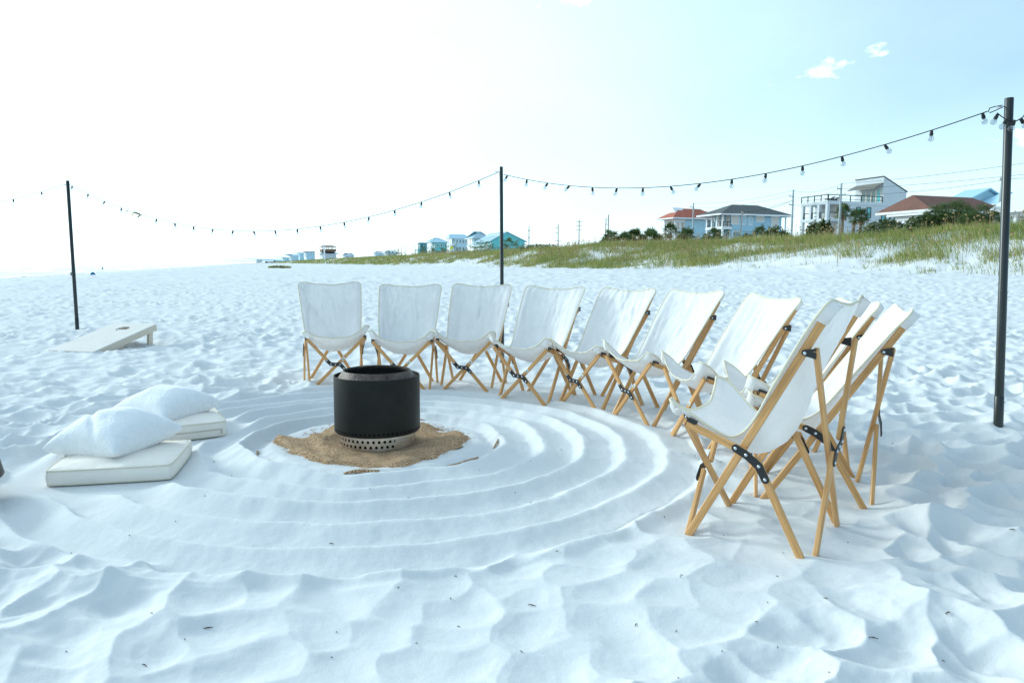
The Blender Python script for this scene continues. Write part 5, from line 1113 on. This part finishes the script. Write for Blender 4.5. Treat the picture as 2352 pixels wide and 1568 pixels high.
# ------------------------------------------------------------------ utility poles and wires
M_up = mat('weathered_pole', (.30, .27, .24), .9, .2, 3); M_upb = mat('pale_grey_pole', (.40, .44, .44), .85, .1, 3); M_wire = mat('power_wire', (.06, .06, .06), .6)
TOPS = {}
def upole(key, label, px, Y, py, r=.14, arms=(), lean=0., m=None, side=1, lamp=False):
    x, y = at(px, Y); z0 = bh(x, y) - .3; zt = zpx(px, py, Y); t = thing('utility_pole', label, 'utility pole', (x, y, z0), 0, 'utility poles along the dune road'); H_ = zt - z0
    obj('shaft', MB().tube([(0, 0, -.4), (lean * .5, 0, H_ / 2), (lean, 0, H_)], [r * 1.15, r, r * .8], 10).mesh('shaft', True), m or M_up, t)
    for (dz, half, both) in arms:
        obj('crossarm', MB().box(lean - half, lean + (half if both else .1), -.06, .06, H_ - dz - .06, H_ - dz + .06).mesh('crossarm'), m or M_up, t)
        for q in ((-1, 1) if both else (-1,)): obj('insulator', MB().lathe([(.05, 0), (.07, .05), (.05, .10), (.06, .15), (.03, .22), (.0001, .23)], 8).mesh('insulator'), M_conc, t, Matrix.Translation((lean + q * (half - .08), 0, H_ - dz + .061)))
    TOPS[key] = (x + lean, y, zt); return t
upole('A', 'thick utility pole close behind the right light pole', 2286, 78, 405, .15, ((.35, .3, False),), .35, M_upb)
upole('B', 'utility pole in front of the white three-storey house', 1927, 98, 421, .16, ((.7, .55, False), (1.5, .6, True)), 0, M_upb)
upole('C', 'utility pole between the charcoal-roofed and white houses', 1818, 116, 436, .16, ((1.0, .6, False), (2.3, .6, False)), 0, M_upb)
upole('D', 'utility pole in front of the red-roofed house', 1591, 146, 466, .15, ((.8, .7, False),), 0, M_upb)
upole('E', 'leaning brown service pole before the charcoal-roofed house', 1698, 112, 485, .09, ((.4, .2, True),), .35)
upole('F', 'utility pole left of the palm thicket with one crossarm', 1397, 200, 493, .17, ((1.2, 1.0, False), (2.6, 1.0, False)))
upole('G', 'bare pole close left of the palm thicket', 1389, 196, 504, .14, (), .3)
upole('H', 'utility pole with three crossarms, alone on the skyline', 1330, 200, 505, .15, ((.5, .8, True), (1.6, .8, True), (2.7, .8, True)))
upole('I', 'utility pole with a low transformer arm, left of the three-arm pole', 1282, 205, 515, .15, ((1, .8, False), (2.4, .8, False), (4.6, .9, True)))
upole('J', 'utility pole right of the teal house', 1215, 230, 519, .16, ((1.5, .3, True), (3.6, .4, True)))
for k, (px, Y, py) in enumerate(((1163, 290, 553), (1110, 330, 549), (1008, 380, 553), (978, 400, 555), (1061, 330, 546), (953, 430, 562), (930, 470, 563), (922, 500, 567), (915, 530, 569), (905, 560, 572), (878, 600, 576))):
    upole('far%d' % k, 'distant thin utility pole beyond the dune, number %s from the right' % ('one two three four five six seven eight nine ten eleven'.split()[k]), px, Y, py, .2)
x_, y_ = at(744, 560); wp_ = thing('beach_post', 'white post standing on the dune foot before the lookout tower', 'post', (x_, y_, bh(x_, y_))); obj('shaft', MB().box(-.5, .5, -.4, .4, -.5, zpx(744, 566, 560) - bh(x_, y_)).mesh('shaft'), M_trim, wp_); obj('arm', MB().box(-.9, -.5, -.2, .2, zpx(744, 563, 560) - bh(x_, y_) - 1, zpx(744, 561, 560) - bh(x_, y_)).mesh('arm'), M_trim, wp_)
x_, y_ = at(1109 - 40, 250); x_, y_ = at(1037, 250); sgp = thing('road_sign', 'small yellow road sign among the palmettos', 'road sign', (*at(1098 - 61, 240), bh(*at(1037, 240)))); zz = zpx(1037, 569, 240) - bh(*at(1037, 240))
obj('post', MB().box(-.05, .05, .05, .15, -.3, zz + .4).mesh('post'), M_up, sgp); obj('panel', MB().prism([(-.65, 0, zz), (0, 0, zz - .65), (.65, 0, zz), (0, 0, zz + .65)], (0, .04, 0)).mesh('panel'), mat('sign_yellow', (.75, .70, .03), .5), sgp)
def wire(label, p, q, sag, r=.018):
    p, q = Vector(p), Vector(q); o = obj('power_line', MB().tube([(q - p) * s - Vector((0, 0, 4 * sag * s * (1 - s))) for s in np.linspace(0, 1, 24)], r, 4).mesh('power_line'), M_wire); o.location = p
    return tag(o, label, 'power line', 'overhead lines along the dune road')
def T(k, dz, dx=0): a = TOPS[k]; return (a[0] + dx, a[1], a[2] - dz)
off = lambda px, py, Y: (*at(px, Y), zpx(px, py, Y))
wire('topmost overhead line from the white-house pole to the right edge', T('B', .05), off(2480, 352, 74), .35); wire('second overhead line from the white-house pole to the right edge', T('B', .75, -.5), off(2480, 384, 74), .3); wire('third overhead line from the white-house pole to the thick pole', T('B', 1.55, .5), T('A', .4), .35)
wire('line from the thick pole out past the right frame edge', T('A', .3), off(2520, 384, 66), .2); wire('low service line behind the right light pole, upper', off(1940, 520, 96), off(2500, 497, 60), .5); wire('low service line behind the right light pole, lower', off(1950, 530, 96), off(2500, 515, 60), .4)
for a, b, nm in (('C', 'B', 'the house gap pole and the white-house pole'), ('D', 'C', 'the red-roof pole and the house gap pole')):
    wire('top overhead line between ' + nm, T(a, .1), T(b, .1), .6); wire('middle overhead line between ' + nm, T(a, 1.0, -.4), T(b, .8, -.4), .6); wire('lower overhead line between ' + nm, T(a, 2.2, -.4), T(b, 1.6, .3), .6)
wire('service line from the leaning pole to the house gap pole', T('E', .15), T('C', 1.6), .4, .03); wire('service drop from the leaning pole to the red-roof pole', T('E', .3), T('D', 1.2), .3, .03)
wire('low cable between the leaning pole and the house gap pole, upper', T('E', 3.0), T('C', 6.2), .2, .03); wire('low cable between the leaning pole and the house gap pole, lower', T('E', 3.7), T('C', 7.0), .2, .03)
# ------------------------------------------------------------------ far small things on the beach
x_, y_ = at(162, 72); o = tag(obj('beach_bucket', MB().lathe([(.0001, 0), (.17, 0), (.22, .40), (.20, .40), (.16, .03), (.0001, .03)], 16).tube([(.21 * math.cos(a), 0, .38 + .17 * math.sin(a)) for a in np.linspace(0, math.pi, 10)], .012, 5).mesh('beach_bucket'), M_black), 'small black bucket on the sand behind the left pole', 'bucket'); o.location = (x_, y_, bh(x_, y_))
x_, y_ = at(208, 72); r5 = random.Random(5); b = MB(); NN = 14
vv_ = [(.24 * math.cos(2 * math.pi * k / NN) * math.sin(p) + .14 * (k == 7) * math.sin(p), .18 * math.sin(2 * math.pi * k / NN) * math.sin(p), .24 * max(-.2, math.cos(p)) * (1.1 + .2 * math.sin(k))) for p in np.linspace(.05, 1.75, 7) for k in range(NN)]
b.add(vv_, [(i * NN + k, i * NN + (k + 1) % NN, (i + 1) * NN + (k + 1) % NN, (i + 1) * NN + k) for i in range(6) for k in range(NN)] + [tuple(range(NN))])
o = tag(obj('beach_bag', b.mesh('beach_bag', True), mat('blue_cloth', (.03, .16, .30), .8)), 'small blue bag lying on the open sand near the water', 'bag'); o.location = (x_, y_, bh(x_, y_) + .03)
# a bather wading in the shallows
bx_, by_ = at(231, 235); bt = bpy.data.meshes.new('person'); bmh = bmesh.new()
J = [(0, 0, -.2), (0, 0, .12), (0, 0, .38), (0, 0, .52), (0, 0, .60), (0, .01, .74), (.19, 0, .46), (.27, .06, .22), (.24, .16, .02), (-.19, 0, .46), (-.28, .05, .22), (-.25, .15, .02), (.10, 0, -.6), (-.10, 0, -.6)]
vsx = [bmh.verts.new(p) for p in J]
for a, b in ((0, 1), (1, 2), (2, 3), (3, 4), (4, 5), (2, 6), (6, 7), (7, 8), (2, 9), (9, 10), (10, 11), (0, 12), (0, 13)): bmh.edges.new((vsx[a], vsx[b]))
bmh.to_mesh(bt); bmh.free(); po = bpy.data.objects.new('person', bt); COL.objects.link(po); po.location = (bx_, by_, -1.15); sk = po.modifiers.new('skin', 'SKIN')
for i, r_ in enumerate((.15, .14, .16, .08, .06, .11, .06, .045, .035, .06, .045, .035, .08, .08)): bt.skin_vertices[0].data[i].radius = (r_, r_ * .8)
bt.skin_vertices[0].data[0].use_root = True; po.modifiers.new('sub', 'SUBSURF').render_levels = 2
bt.materials.append(mat('dark_wetsuit', (.05, .045, .05), .7)); tag(po, 'person in dark swimwear wading waist deep in the sea', 'person')
# ------------------------------------------------------------------ specks of shell and twig on the sand
n = 170; r_ = np.exp(rs.uniform(math.log(1.9), math.log(16), n)); a = rs.uniform(R(-38), R(38), n); x = r_ * np.sin(a); y = r_ * np.cos(a); k = np.hypot(x - PITC[0], y - PITC[1]) > .75; x, y = x[k], y[k]; z = sand_h(x, y); b = MB()
for i in range(len(x)):
    L_ = rs.choice([.003, .005, .007, .011], p=[.5, .3, .15, .05]); t_ = rs.uniform(0, 6.28); b.tube([(x[i] - L_ * math.cos(t_), y[i] - L_ * math.sin(t_), z[i] + .0015), (x[i], y[i], z[i] + .004), (x[i] + L_ * math.cos(t_), y[i] + L_ * math.sin(t_), z[i] + .002)], [.0008, .0016, .0008], 4)
for (px, py) in ((1225, 1410), (468, 1468), (2195, 1459), (2025, 1500), (2330, 1250)):
    d = R(0); ta = (px - 1176) / 1690.0; Yd = CAMH * 1690 / (py - HOR(px)) * .985; xx, yy = ta * Yd * 1.03, Yd; zz = sh(xx, yy); t_ = rs.uniform(-.6, .6)
    b.tube([(xx - .014 * math.cos(t_), yy - .014 * math.sin(t_), zz + .003), (xx, yy, zz + .005), (xx + .014 * math.cos(t_), yy + .014 * math.sin(t_), zz + .003)], [.001, .002, .001], 5)
db = obj('beach_debris', b.mesh('beach_debris'), mat('dry_twig', (.045, .035, .025), .9)); db['kind'] = 'stuff'; db['label'] = 'tiny dark twigs and shell bits scattered on the sand'
